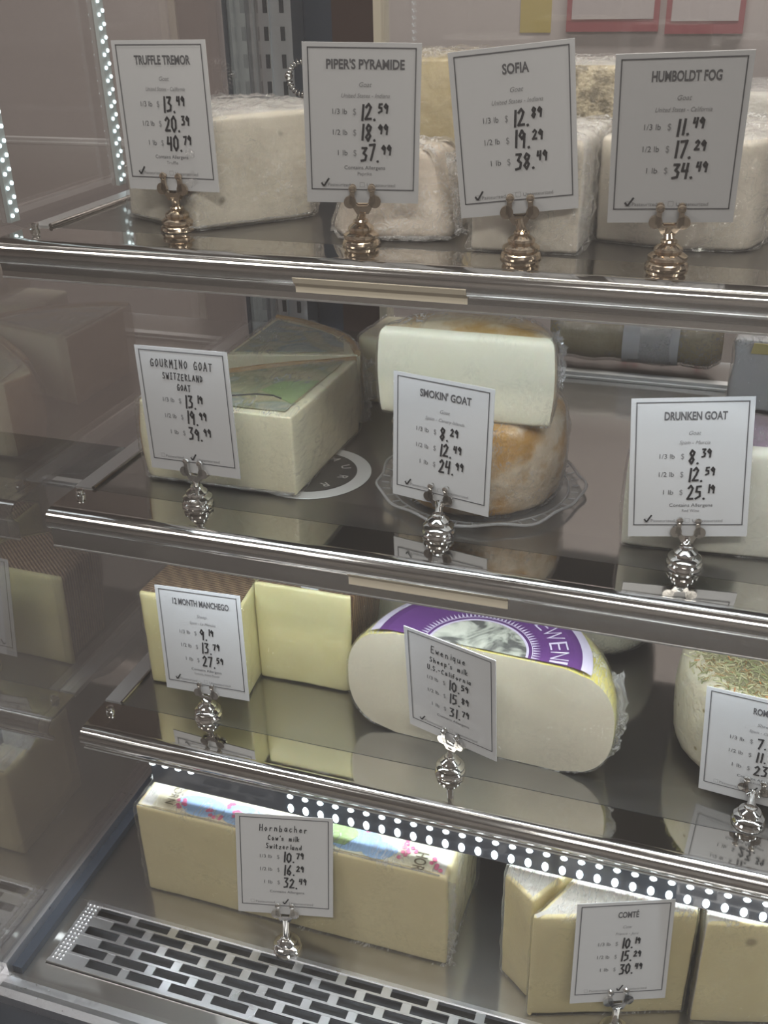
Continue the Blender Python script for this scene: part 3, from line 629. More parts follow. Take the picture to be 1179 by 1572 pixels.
cheese('cheese_block', 'grey speckled rind cheese block standing behind the 38.49 card',
    P4([(-.165, .885), (-.066, .88), (-.06, .965), (-.16, .97)], .012), Z1, .104, ['r_grey', 'r_white'], {'a': 0}, 1, seed=6, amp=.002, film_kw=dict(ridge=.003))
cheese('cheese_block', 'silvery wrapped white cheese behind the cream wedge of the 34.49 card',
    P4([(-.045, .885), (.075, .88), (.08, .96), (-.04, .965)], .008), Z1, .086, ['r_white', 'foil'], {'a': 0}, 1, seed=8, amp=.0025, film_kw=dict(ridge=.005), film='film_heavy')
crumple(piper, [(-.190, .726, Z1 + .003), (-.195, .735, Z1 + .03), (-.203, .745, Z1 + .058)], (1, -.3, .1), .012, 3, .005)
crumple(piper, [(-.288, .735, Z1 + .003), (-.27, .705, Z1 + .003), (-.19, .719, Z1 + .003)], (0, -1, .2), .006, 4, .003)
# --- second shelf
def wedge_label(parent, poly, z, mat, name='top_label'):
    mb = MB(); mb.poly_z(poly, z, z + .0006); return mb.build(name, mat, parent)
g1poly = P4([(-.478, .727, 'cut', .012), (-.329, .7285, 'cut', .002), (-.324, .885, 'rind', .006), (-.352, .866, 'rind', 0), (-.379, .853, 'rind', 0), (-.405, .836, 'rind', 0), (-.432, .816, 'rind', 0), (-.46, .795, 'rind', 0), (-.492, .765, 'rind', .012)])
g1 = cheese('goat_cheese_wedge', 'ivory wedge with green landscape label, front one of the two behind the 39.99 card', g1poly, Z2 + .001, .0735, ['p_gour', 'r_tan'], {'cut': 0, 'rind': 1}, 0,
    seed=11, amp=.0006, rt=.002, bulge={'rind': lambda u: .006 * (1 - sin(pi * u))}, film_kw=dict(ridge=.0026, grow=.0022))
crumple(g1, [(-.470, .726, Z2 + .004), (-.40, .7265, Z2 + .004), (-.33, .728, Z2 + .004)], (0, -1, .1), .005, 5, .002)
crumple(g1, [(-.324, .885, Z2 + .008), (-.322, .889, Z2 + .04), (-.324, .888, Z2 + .074)], (1, .3, .1), .012, 6, .006)
wedge_label(g1, [(-.470, .735), (-.338, .737), (-.333, .868), (-.38, .842), (-.425, .808), (-.462, .775)], Z2 + .0758, M['art_green'])
wedge_label(g1, [(-.345, .757), (-.3385, .752), (-.336, .812), (-.370, .800), (-.378, .776)], Z2 + .0762, M['art_green2'], 'green_patch')
mb = MB(); mb.tube([(-.326, .880, Z2 + .0745), (-.352, .862, Z2 + .0752), (-.379, .849, Z2 + .0752), (-.405, .832, Z2 + .0752), (-.432, .812, Z2 + .0752), (-.458, .790, Z2 + .0752)], .0032, 8); mb.build('rind_edge', M['r_tan'], g1, smooth=60)
mb = MB(); mb.tube([(-.410, .7445, Z2 + .0770), (-.395, .757, Z2 + .0770), (-.378, .765, Z2 + .0770), (-.362, .766, Z2 + .0770), (-.352, .761, Z2 + .0770)], .0007, 6); mb.build('label_line', M['marker'], g1)
g2poly = P4([(-.455, .862, 'cut', .004), (-.335, .894, 'cut', .004), (-.329, .900, 'rind', 0), (-.342, .925, 'rind', 0), (-.360, .948, 'rind', 0), (-.387, .966, 'rind', 0), (-.42, .982, 'rind', 0), (-.456, .990, 'rind', .004)], side='cut')
g2 = cheese('goat_cheese_wedge', 'ivory wedge with teal label, rear one of the two behind the 39.99 card', g2poly, Z2, .0735, ['p_gour', 'r_tan'], {'cut': 0, 'rind': 1}, 0, seed=12, amp=.0006, rt=.002, film_kw=dict(ridge=.0026, grow=.0020))
wedge_label(g2, [(-.449, .870), (-.345, .898), (-.354, .922), (-.372, .942), (-.395, .956), (-.449, .976)], Z2 + .0742, M['art_teal'])
mb = MB(); mb.tube([(-.331, .898, Z2 + .074), (-.345, .923, Z2 + .0742), (-.363, .944, Z2 + .0742), (-.388, .962, Z2 + .0742), (-.42, .978, Z2 + .0742), (-.454, .986, Z2 + .0742)], .0034, 8); mb.build('rind_edge', M['r_tan'], g2, smooth=60)
cheese('cheese_block', 'small pale cheese block between the labelled wedges and the stacked wheels', P4([(-.352, .955), (-.290, .955), (-.29, 1.03), (-.345, 1.03)], .006), Z2, .072, ['p_gour'], {'a': 0}, 0, seed=13)
# printed disc lying on the shelf
disc = empty('printed_disc', (-.335, .78, Z2), 'black round disc with grey letters and pale ring, partly under the front ivory wedge', 'label')
mb = MB(); mb.lathe([(.054, 0), (.0535, .0004), (.0405, .0006)], 56, (-.335, .78, Z2)); mb.build('ring', M['lid_ring'], disc)
mb = MB(); mb.lathe([(.041, 0), (.041, .0008), (.0400, .0010)], 56, (-.335, .78, Z2)); mb.build('face', M['lid_disc'], disc)
mb = MB()
for ch, a in zip('MURRA', (70, 32, -8, -48, -88)):
    ar = radians(a); r = .0315
    def fn(p, ar=ar): 
        rad = r + p[2]; th = ar - p[0] / r; return (-.335 + rad * cos(th), .78 + rad * sin(th), Z2 + .0013)
    put_text(mb, ch, 0, 0, .0085, 0, fn=fn, bold=.01)
mb.build('lettering', M['lid_text'], disc)
# clear tray, lower wheel, half wheel on it
mb = MB(); n = 64; P = []; F = []; prof = [(.0, .0), (.070, .0), (.074, .0008), (.084, .003), (.090, .0035), (.0905, .0042), (.084, .0037), (.074, .0016), (.07, .0009), (0.0, .0009)]
for j, (r, z) in enumerate(prof):
    for i in range(n):
        a = 2 * pi * i / n; rr = r * (1 + (.018 * sin(7 * a + 1) + .012 * sin(13 * a) if r > .075 else 0)); P.append((-.183 + rr * cos(a), .797 + rr * sin(a) * .98, Z2 + z + (.0012 * sin(9 * a) + .0012 if r > .08 else 0)))
for j in range(len(prof) - 1):
    for i in range(n): F.append((j * n + i, j * n + (i + 1) % n, (j + 1) * n + (i + 1) % n, (j + 1) * n + i))
mb.add(P, F); tray = empty('plastic_tray', (-.183, .797, Z2), 'clear round plastic tray under the stacked orange rind wheels', 'tray'); mb.build('dish', M['tray'], tray, smooth=50)
def trim_(a): 
    rr = .0895 * (1 + .018 * sin(7 * a + 1) + .012 * sin(13 * a)); return (-.183 + rr * cos(a), .797 + rr * sin(a) * .98, Z2 + .0045 + .0012 * sin(9 * a) + .0012)
mb = MB(); mb.tube([trim_(2 * pi * i / 96) for i in range(97)], .0013, 8); mb.build('rim', M['tray_rim'], tray, smooth=60)
mb = MB(); mb.tube([(-.183 + .0775 * cos(2 * pi * i / 72), .797 + .0765 * sin(2 * pi * i / 72), Z2 + .0022) for i in range(73)], .0009, 6); mb.build('ridge', M['tray_rim'], tray, smooth=60)
mb = MB()
for i in range(40):
    a = 2 * pi * i / 40; mb.tube([(-.183 + r * cos(a), .797 + r * .98 * sin(a), Z2 + .0034 + (r - .079) * .12) for r in (.080, .0865)], .0007, 5)
mb.build('moulded_marks', M['tray_rim'], tray)
wheel = lambda cx, cy, r, side='a', n=40: [(x, y, side, 0) for x, y in arc(cx, cy, r, 0, 2 * pi * (n - 1) / n, n - 1)]
cheese('round_goat_cheese', 'whole wheel with mottled orange rind on the clear tray', wheel(-.184, .800, .0735), Z2 + .0012, .080, ['r_orange'], {'a': 0}, 0, seed=14, amp=.0016, rt=.008, rb=.006,
    bulge={'a': barrel(.004)}, film_kw=dict(ridge=.003), film='film_white')
hw = [(-.257, .745, 'cut', .0), ] + [(-.115, .7455, 'rind', 0)] + [(x, y, 'rind', 0) for x, y in arc(-.186, .746, .0725, .08, pi - .08, 22)]
cheese('goat_cheese_half', 'half wheel with smooth cream cut face on top of the orange rind wheel', hw, Z2 + .0815, .0715, ['p_cream', 'r_smoketop'], {'cut': 0, 'rind': 1}, 1, seed=15, amp=.0004, rt=.006, rb=.003,
    bulge={'rind': barrel(.006), 'cut': lambda u: -.001 * sin(pi * u)}, film_kw=dict(ridge=.0014), dome=.003)
sg = S.objects['goat_cheese_half']; crumple(sg, [(-.113, .748, Z2 + .115), (-.114, .752, Z2 + .145), (-.122, .765, Z2 + .153)], (1, .2, .3), .007, 10, .005)
hd = [(-.053, .723, 'cut', 0), (.110, .735, 'rind', 0)] + [(x, y, 'rind', 0) for x, y in arc(.029, .730, .083, .15, pi - .05, 24)]
cheese('goat_cheese_half', 'white half wheel behind the 25.19 card on the middle shelf', hd, Z2, .089, ['p_chalk', 'r_purple'], {'cut': 0, 'rind': 1}, 1, seed=16, amp=.0005, rt=.008, bulge={'rind': barrel(.006)}, dome=.002)
wb = cheese('wrapped_cheese', 'white paper wrapped cheese with yellow sticker at the back of the middle shelf',
    P4([(.016, 1.035), (.135, 1.040), (.14, 1.075), (.02, 1.075)], .006), Z2, .0735, ['wax_paper'], {'a': 0}, 0, seed=17, amp=.002)
mb = MB(); mb.poly_y([(.032, Z2 + .062), (.095, Z2 + .062), (.095, Z2 + .0725), (.034, Z2 + .0725)], 1.031, 1.0325); mb.build('sticker', M['yellow_label'], wb)
# long wrapped log behind the rail
mb = MB(); lg = empty('wrapped_cheese', (-.09, 1.145, Z2), 'long film wrapped pale log lying behind the rear rail of the middle shelf', 'cheese')
pts = [(-.185 + .19 * i / 18, 1.145 + .002 * sin(i), Z2 + .035) for i in range(19)]; rr = [.028 + .0008 * sin(i * 1.7) * (0 < i < 18) - (.008 if i in (0, 18) else 0) for i in range(19)]
mb.tube(pts, rr, 18); mb.build('body', M['r_gold'], lg, smooth=60)
mb = MB(); mb.tube([(-.10 + .012 * i, 1.143, Z2 + .035) for i in range(6)], .0298, 18); tag(mb.build('paper_band', M['wax_paper'], lg, smooth=60), 'whitish band round the log')
mb = MB(); mb.tube(pts, [r + .0035 for r in rr], 18); mb.build('cling_film', M['film_heavy'], lg, smooth=60)
# --- third shelf
m1 = cheese('sheep_cheese_wedge', 'yellow wedge with basket weave rind behind the 27.59 card',
    P4([(-.503, .722, 'cut', .006), (-.393, .724, 'cut', .002), (-.398, .775, 'cut', .003), (-.44, .81, 'rind'), (-.500, .80, 'rind', .006)]), Z3, .104, ['p_manch', 'r_weave'], {'cut': 0, 'rind': 1}, 1,
    seed=21, amp=.0008, bulge={'rind': lambda u: .010 * (1 - u) ** 1.5, }, lean=(0, .003), rt=.003, film_kw=dict(ridge=.0018), film='film_clear')
m2 = cheese('sheep_cheese_wedge', 'yellow wedge with basket weave rind, between the carded wedge and the purple labelled half wheel',
    P4([(-.3955, .7615, 'cut', .002), (-.295, .762, 'rind', .006), (-.288, .84, 'rind', .008), (-.392, .85, 'cut', .004)]), Z3, .112, ['p_manch', 'r_weave'], {'cut': 0, 'rind': 1}, 1,
    seed=22, amp=.0008, bulge={'rind': lambda u: .012 * (1 - u) ** 1.5}, rt=.003, film_kw=dict(ridge=.0018), film='film_clear')
mb = MB(); mb.poly_z([(-.347, .765), (-.330, .764), (-.326, .775), (-.331, .783), (-.343, .781), (-.350, .774)], Z3 + .1128, Z3 + .1138); mb.build('paper_scrap', M['wax_paper'], m2)
cheese('cheese_block', 'pale cheese block behind, between the basket weave wedge and the purple labelled half', P4([(-.325, .87), (-.270, .87), (-.27, .95), (-.325, .95)], .006), Z3, .094, ['p_gour'], {'a': 0}, 0, seed=23)
th = -.055; ex, ey = -.163, .7145
def rot2(x, y): return (ex + x * cos(th) - y * sin(th), ey + x * sin(th) + y * cos(th))
ep = [(*rot2(-.1225, 0), 'cut', 0), (*rot2(.1225, 0), 'rind', 0)] + [(*rot2(.1225 * cos(a), .1225 * sin(a)), 'rind', 0) for a in [0.06 + (pi - .12) * i / 36 for i in range(37)]]
def stadium(u): 
    # rim of the wheel: nearly a half circle in section
    d = abs(2 * u - 1); return .046 * (1 - sqrt(max(0.0, 1 - d ** 2.6)))
def ewen_loft(grow=0, ridge=0.0, amp=.0005):
    hh = .1115; rows = []; n = 40; mb = MB(); V = []; F = []; MI = []
    us = [i / 18 for i in range(19)]; m = 24
    for u in us:
        R = .1225 - stadium(u) + grow
        row = []
        for i in range(m + 1): row.append((R * (-1 + 2 * i / m), -grow))
        for i in range(1, n): a = pi * i / n; row.append((R * cos(a), R * sin(a)))
        for x, y in row:
            p = rot2(x, y); q = Vector((p[0], p[1], Z3 + .0003 + hh * u + (grow if u > .9 else 0)))
            d = noise.noise(q * 30) * amp + (abs(noise.noise(q * 60)) * ridge if ridge else 0); c = Vector((ex, ey, q.z)); V.append(q + (q - c).normalized() * d if y > 0 else q + Vector((0, -d, 0)))
    k = len(row)
    for j in range(18):
        for i in range(k): F.append((j * k + i, j * k + (i + 1) % k, (j + 1) * k + (i + 1) % k, (j + 1) * k + i)); MI.append(0 if i < m else 1)
    F.append(tuple(range(18 * k, 19 * k))); MI.append(1); F.append(tuple(reversed(range(k)))); MI.append(1)
    mb.add(V, F, MI); return mb
ew = empty('sheep_cheese_half', (ex, ey + .05, Z3), 'big half wheel with purple ring label and yellow rind behind the 31.79 card', 'cheese')
ewen_loft().build('body', [M['p_ewen'], M['r_yellow']], ew, smooth=35)
ewen_loft(.0012, .0016, .001).build('cling_film', M['film'], ew, smooth=60)
crumple(ew, [(*rot2(.090, -.001), Z3 + .003), (*rot2(.112, .004), Z3 + .018), (*rot2(.121, .008), Z3 + .040), (*rot2(.1235, .012), Z3 + .060), (*rot2(.121, .02), Z3 + .078), (*rot2(.111, .03), Z3 + .096)], (1, .25, -.05), .010, 7, .006)
zl = Z3 + .1128
def ztop(r):
    if r <= .0765: return Z3 + .1128 + .0012
    ins = .1225 - r; d = (1 - (1 - ins / .046) ** 2) ** (1 / 2.6); return Z3 + .0003 + .1115 * (d + 1) / 2 + .0026
def ring(mb, r0, r1, dz, n=48, m=6):
    V = []; F = []
    for i in range(n + 1):
        a = pi * i / n
        for j in range(m + 1): r = r0 + (r1 - r0) * j / m; V.append((*rot2(r * cos(a), max(r * sin(a), .0008)), ztop(r) + dz))
    for i in range(n):
        for j in range(m): k = i * (m + 1) + j; F.append((k, k + 1, k + m + 2, k + m + 1))
    mb.add(V, F)
mb = MB(); ring(mb, .0445, .0905, 0); lab = mb.build('ring_label', M['purple'], ew)
mb = MB(); ring(mb, .0900, .0990, .0006, m=3); ring(mb, .0425, .0447, .0004, m=1); ring(mb, .0475, .0482, .0004, m=1)
for i in range(44):
    a = pi * (i + .5) / 44; da = .022
    mb.add([(*rot2(.0485 * cos(a - da), .0485 * sin(a - da)), zl + .0017), (*rot2(.0485 * cos(a + da), .0485 * sin(a + da)), zl + .0017), (*rot2(.055 * cos(a), .055 * sin(a)), zl + .0017)], [(0, 1, 2)])
for ch, a in zip('EWENI', (48.5, 36, 21.5, 9.8, 2.2)):
    ar = radians(a)
    def fn2(p, ar=ar):
        rad = .0710 + p[2]; t2 = ar - p[0] / .0710; q = rot2(rad * cos(t2), rad * sin(t2)); return (q[0], q[1], ztop(rad) + .0006)
    put_text(mb, ch, 0, 0, .0165, 0, width=(.0165 if ch == 'W' else .003 if ch == 'I' else .0115), bold=-.012, fn=fn2)
mb.build('label_lettering', M['purple_pale'], lab)
mb = MB(); V = [(*rot2(0, .001), zl + .0010)] + [(*rot2(.043 * cos(pi * i / 30), max(.043 * sin(pi * i / 30), .0008)), zl + .0010) for i in range(31)]
mb.add(V, [(0, i, i + 1) for i in range(1, 31)]); mb.build('silver_centre', M['silver_disc'], lab)
cheese('round_cheese', 'small pale round cheese behind the right end of the purple labelled half wheel', wheel(-.088, .945, .068), Z3, .098, ['p_ewen'], {'a': 0}, 0, seed=25, rt=.02, rb=.018, bulge={'a': barrel(.008)})
rw = cheese('herb_crusted_cheese', 'cream wheel with herb crusted top behind the rightmost card of the lowest shelf', wheel(.090, .800, .0865), Z3, .100, ['r_rosem', 'r_herbtop'], {'a': 0}, 1, film=None, seed=26, amp=.001, rt=.012, rb=.016, bulge={'a': barrel(.004)})
mb = MB(); rnd = random.Random(5)
for i in range(2000):
    a = rnd.uniform(0, 2 * pi); r = .083 * sqrt(rnd.random()); L_ = rnd.uniform(.004, .010); b = rnd.uniform(0, pi); q = Vector((.090 + r * cos(a), .80 + r * sin(a), Z3 + .1005 + rnd.uniform(0, .0012) - (.006 * max(0, (r - .072) / .011) ** 2)))
    d = Vector((cos(b) * L_ / 2, sin(b) * L_ / 2, rnd.uniform(-.0012, .0012))); mb.tube([q - d, q + d], .00055, 4, rnd.choices((0, 1, 2, 3), (5, 3, 6, .35))[0])
tag(mb.build('herb_crust', M['herb'], rw), kind='stuff')
# --- deck
hb = cheese('alpine_cheese_block', 'long tan alpine cheese block with blue and pink printed top behind the 32.49 card',
    P4([(-.472, .6235, 'cut', .004), (-.163, .625, 'cut', .003), (-.161, .735, 'cut', .004), (-.470, .735, 'cut', .005)]), Z4, .111, ['p_horn', 'r_white'], {'cut': 0}, 1, seed=31, amp=.0005, rt=.004, film_kw=dict(ridge=.0024, grow=.0024))
zt4 = Z4 + .1120
mb = MB(); mb.poly_z([(-.455, .6268), (-.178, .6278), (-.178, .725), (-.455, .725)], zt4, zt4 + .0004); hl = mb.build('top_label', M['art_cream'], hb)
mb = MB()
for q_, (cx, cy, rx, ry) in enumerate(((-.408, .640, .024, .013), (-.368, .640, .022, .013), (-.258, .645, .026, .016), (-.232, .638, .018, .011), (-.3, .68, .05, .02))):
    mb.poly_z([(cx + rx * cos(a) * (1 + .15 * sin(3 * a)), cy + ry * sin(a)) for a in [2 * pi * i / 20 for i in range(20)]], zt4 + .0005, zt4 + .0006 + .00003 * q_)
mb.build('blue_print', M['art_blue'], hl)
mb = MB(); mb.poly_z([(-.305, .634), (-.262, .634), (-.252, .650), (-.270, .668), (-.300, .662)], zt4 + .0004, zt4 + .0010); mb.build('green_print', M['art_green2'], hl)
mb = MB(); rnd = random.Random(9)
for cx, cy in [(-.430, .640), (-.428, .636), (-.380, .648), (-.372, .640), (-.398, .634), (-.388, .632), (-.356, .636), (-.205, .654), (-.201, .645), (-.209, .638), (-.206, .649), (-.172, .634), (-.182, .640), (-.246, .66)]:
    for j in range(4):
        a = rnd.uniform(0, 6.28); x = cx + .0035 * cos(a); y = cy + .0035 * sin(a); mb.poly_z([(x + .0021 * cos(b), y + .0021 * sin(b)) for b in [2 * pi * i / 8 for i in range(8)]], zt4 + .0008, zt4 + .0011 + .00004 * j + .00002 * rnd.random())
mb.build('pink_blossom_print', M['art_pink'], hl)
mb = MB()
put_text(mb, 'HOR', 0, 0, .011, 0, fn=lambda p: (-.1905 + p[2], .6350 - p[0], zt4 + .0014), width=.0215, bold=.01)
put_text(mb, 'HORN', 0, 0, .009, 0, fn=lambda p: (-.440 + p[2], .648 - p[0], zt4 + .0013), width=.03)
mb.build('label_lettering', M['letter_brown'], hl)
# loose gathered film at the left end
mb = MB(); V = []; F = []
for i in range(13):
    for j in range(5):
        u = i / 12; v = j / 4; q = Vector((-.475 + .09 * u, .66 + .05 * v, Z4 + .112 + .022 * (1 - u) * v + .004 * noise.noise(Vector((u * 6, v * 5, 2))))); V.append(q)
for i in range(12):
    for j in range(4): F.append((i * 5 + j, i * 5 + j + 1, (i + 1) * 5 + j + 1, (i + 1) * 5 + j))
V2 = [q + Vector((0, 0, .0006)) for q in V]; nV = len(V)
mb.add(V + V2, F + [tuple(a + nV for a in reversed(f)) for f in F]); mb.build('gathered_film', M['film_heavy'], hb, smooth=60)
crumple(hb, [(-.163, .6245, Z4 + .004), (-.1615, .625, Z4 + .05), (-.1625, .625, Z4 + .108)], (1, -.1, 0), .009, 8, .003)
crumple(hb, [(-.470, .6235, Z4 + .112), (-.40, .624, Z4 + .1125), (-.17, .6245, Z4 + .112)], (0, .3, 1), .002, 9, .0015)
cheese('alpine_cheese_wedge', 'straw yellow wedge with white top, left and rear of the bottom three',
    P4([(-.114, .634, 'cut', .002), (-.086, .6135, 'cut', .002), (-.052, .668, 'cut', .002), (-.060, .715, 'rind', .004), (-.110, .715, 'rind', .004)]), Z4, .1225, ['p_comte', 'r_white'], {'cut': 0, 'rind': 1}, 1, seed=32, amp=.0007, rt=.003, film_kw=dict(ridge=.002))
cheese('alpine_cheese_wedge', 'straw yellow wedge with white top behind the 30.49 card',
    P4([(-.0835, .597, 'cut', .002), (.0455, .6405, 'cut', .002), (.040, .715, 'rind', .004), (-.048, .712, 'rind', .004), (-.0495, .661, 'cut', .002)]), Z4, .1215, ['p_comte', 'r_white'], {'cut': 0, 'rind': 1}, 1, seed=33, amp=.0007, rt=.003, film_kw=dict(ridge=.002))
c3 = cheese('alpine_cheese_wedge', 'straw yellow wedge with stretched film streaks at the far bottom right',
    P4([(.0525, .633, 'cut', .003), (.170, .6655, 'cut', .003), (.165, .74, 'rind', .004), (.052, .735, 'rind', .004)]), Z4, .1215, ['p_comte', 'r_white'], {'cut': 0, 'rind': 1}, 1, seed=34, amp=.0007, rt=.003, film_kw=dict(ridge=.0026))
mb = MB(); mb.poly_z([(.075, .648), (.125, .662), (.12, .69), (.072, .68)], Z4 + .1238, Z4 + .1242); mb.build('orange_label', plain('orange_print', (0.72, 0.32, 0.12), 0.5, coat=0.8), c3)

# ------------------------------------------------------------------ price cards and their stands
CARDW = {1: (.0775, .1035), 2: (.0862, .1065), 3: (.088, .109), 4: (.088, .105)}
CARDS = [  # shelf, base x y, card x y dz, yaw, tilt, roll, title, hand title, lines, prices, note, ticked box
 (1, -.4049, .7123, -.4047, .7099, .0295, -.045, -.006, -.008, 'TRUFFLE TREMOR', None, ('Goat', 'United States - California'), ('13.49', '20.39', '40.79'), ('Contains Allergens', 'Truffle'), 0),
 (1, -.2544, .7023, -.2483, .6945, .0301, .277, .122, .030, "PIPER'S PYRAMIDE", None, ('Goat', 'United States - Indiana'), ('12.59', '18.99', '37.99'), ('Contains Allergens', 'Paprika'), 0),
 (1, -.1321, .6874, -.1365, .6910, .0286, .207, .092, -.094, 'SOFIA', None, ('Goat', 'United States - Indiana'), ('12.89', '19.29', '38.49'), None, 0),
 (1, -.0369, .6829, -.0394, .6891, .0277, .121, .222, -.027, 'HUMBOLDT FOG', None, ('Goat', 'United States - California'), ('11.49', '17.29', '34.49'), None, 0),
 (2, -.4117, .7033, -.3981, .6818, .0360, -.081, -.034, -.039, None, ('GOURMINO GOAT', 'SWITZERLAND', 'GOAT'), None, ('13.19', '19.99', '39.99'), None, 1),
 (2, -.1919, .6917, -.1965, .7129, .0197, -.198, -.021, .013, "SMOKIN' GOAT", None, ('Goat', 'Spain - Canary Islands'), ('8.29', '12.49', '24.99'), None, 0),
 (2, -.0022, .7012, -.0033, .7096, .0226, .175, -.135, -.056, 'DRUNKEN GOAT', None, ('Goat', 'Spain - Murcia'), ('8.39', '12.59', '25.19'), ('Contains Allergens', 'Red Wine'), 0),
 (3, -.4220, .6923, -.4160, .6875, .0281, -.021, -.099, -.047, '12 MONTH MANCHEGO', None, ('Sheep', 'Spain - La Mancha'), ('9.19', '13.79', '27.59'), ('Contains Allergens', 'Contains Animal Rennet'), 0),
 (3, -.1793, .6896, -.1731, .6739, .0410, -.301, .074, .0, None, ('Ewenique', "Sheep's milk", 'U.S.-California'), None, ('10.59', '15.89', '31.79'), ('Contains Allergens', ''), 0),
 (3, .0739, .6852, .0768, .7086, .0105, -.160, .038, -.049, 'ROMAO', None, ('Sheep', 'Spain - Cuenca'), ('7.79', '11.69', '23.39'), ('Contains Allergens', 'Contains Animal Rennet'), 1),
 (4, -.3112, .5984, -.3091, .5985, .0465, .235, -.175, .019, None, ('Hornbacher', "Cow's milk", 'Switzerland'), None, ('10.79', '16.29', '32.49'), ('Contains Allergens', ''), 1),
 (4, -.0083, .6050, -.0082, .5955, .0510, .430, -.205, .060, 'COMT\u00c9', None, ('Cow', 'France - Jura'), ('10.19', '15.29', '30.49'), None, 1),
]
CARD_LABEL = ['white price card with 40.79 written on it before the speckled goat wedge', 'white price card with 37.99 written on it, second from left on the top shelf',
 'white price card with 38.49 written on it, tilted card on the top shelf', 'white price card with 34.49 written on it in front of the dark lined wedge',
 'white price card with handwritten title and 39.99 in front of the ivory wedges', 'white price card with 24.99 written on it in front of the stacked wheels',
 'white price card with 25.19 written on it in front of the white half wheel', 'white price card with 27.59 written on it in front of the basket weave wedge',
 'white price card with handwritten title and 31.79 before the purple labelled half wheel', 'white price card cut by the right picture edge, before the herb crusted wheel',
 'white price card with handwritten title and 32.49 before the long tan block', 'white price card with 30.49 written on it before the straw yellow wedge']
STAND_LABEL = ['warm toned metal card stand holding the 40.79 card', 'warm toned metal card stand holding the 37.99 card', 'warm toned metal card stand holding the 38.49 card', 'warm toned metal card stand holding the 34.49 card',
 'chrome card stand holding the 39.99 card before the ivory wedges', 'chrome card stand holding the 24.99 card before the stacked wheels', 'chrome card stand holding the 25.19 card before the white half wheel', 'chrome card stand holding the 27.59 card before the basket weave wedge',
 'chrome card stand holding the 31.79 card before the purple labelled half wheel', 'chrome card stand holding the card before the herb crusted wheel', 'chrome card stand holding the 32.49 card before the long tan block', 'chrome card stand at the bottom picture edge holding the 30.49 card']
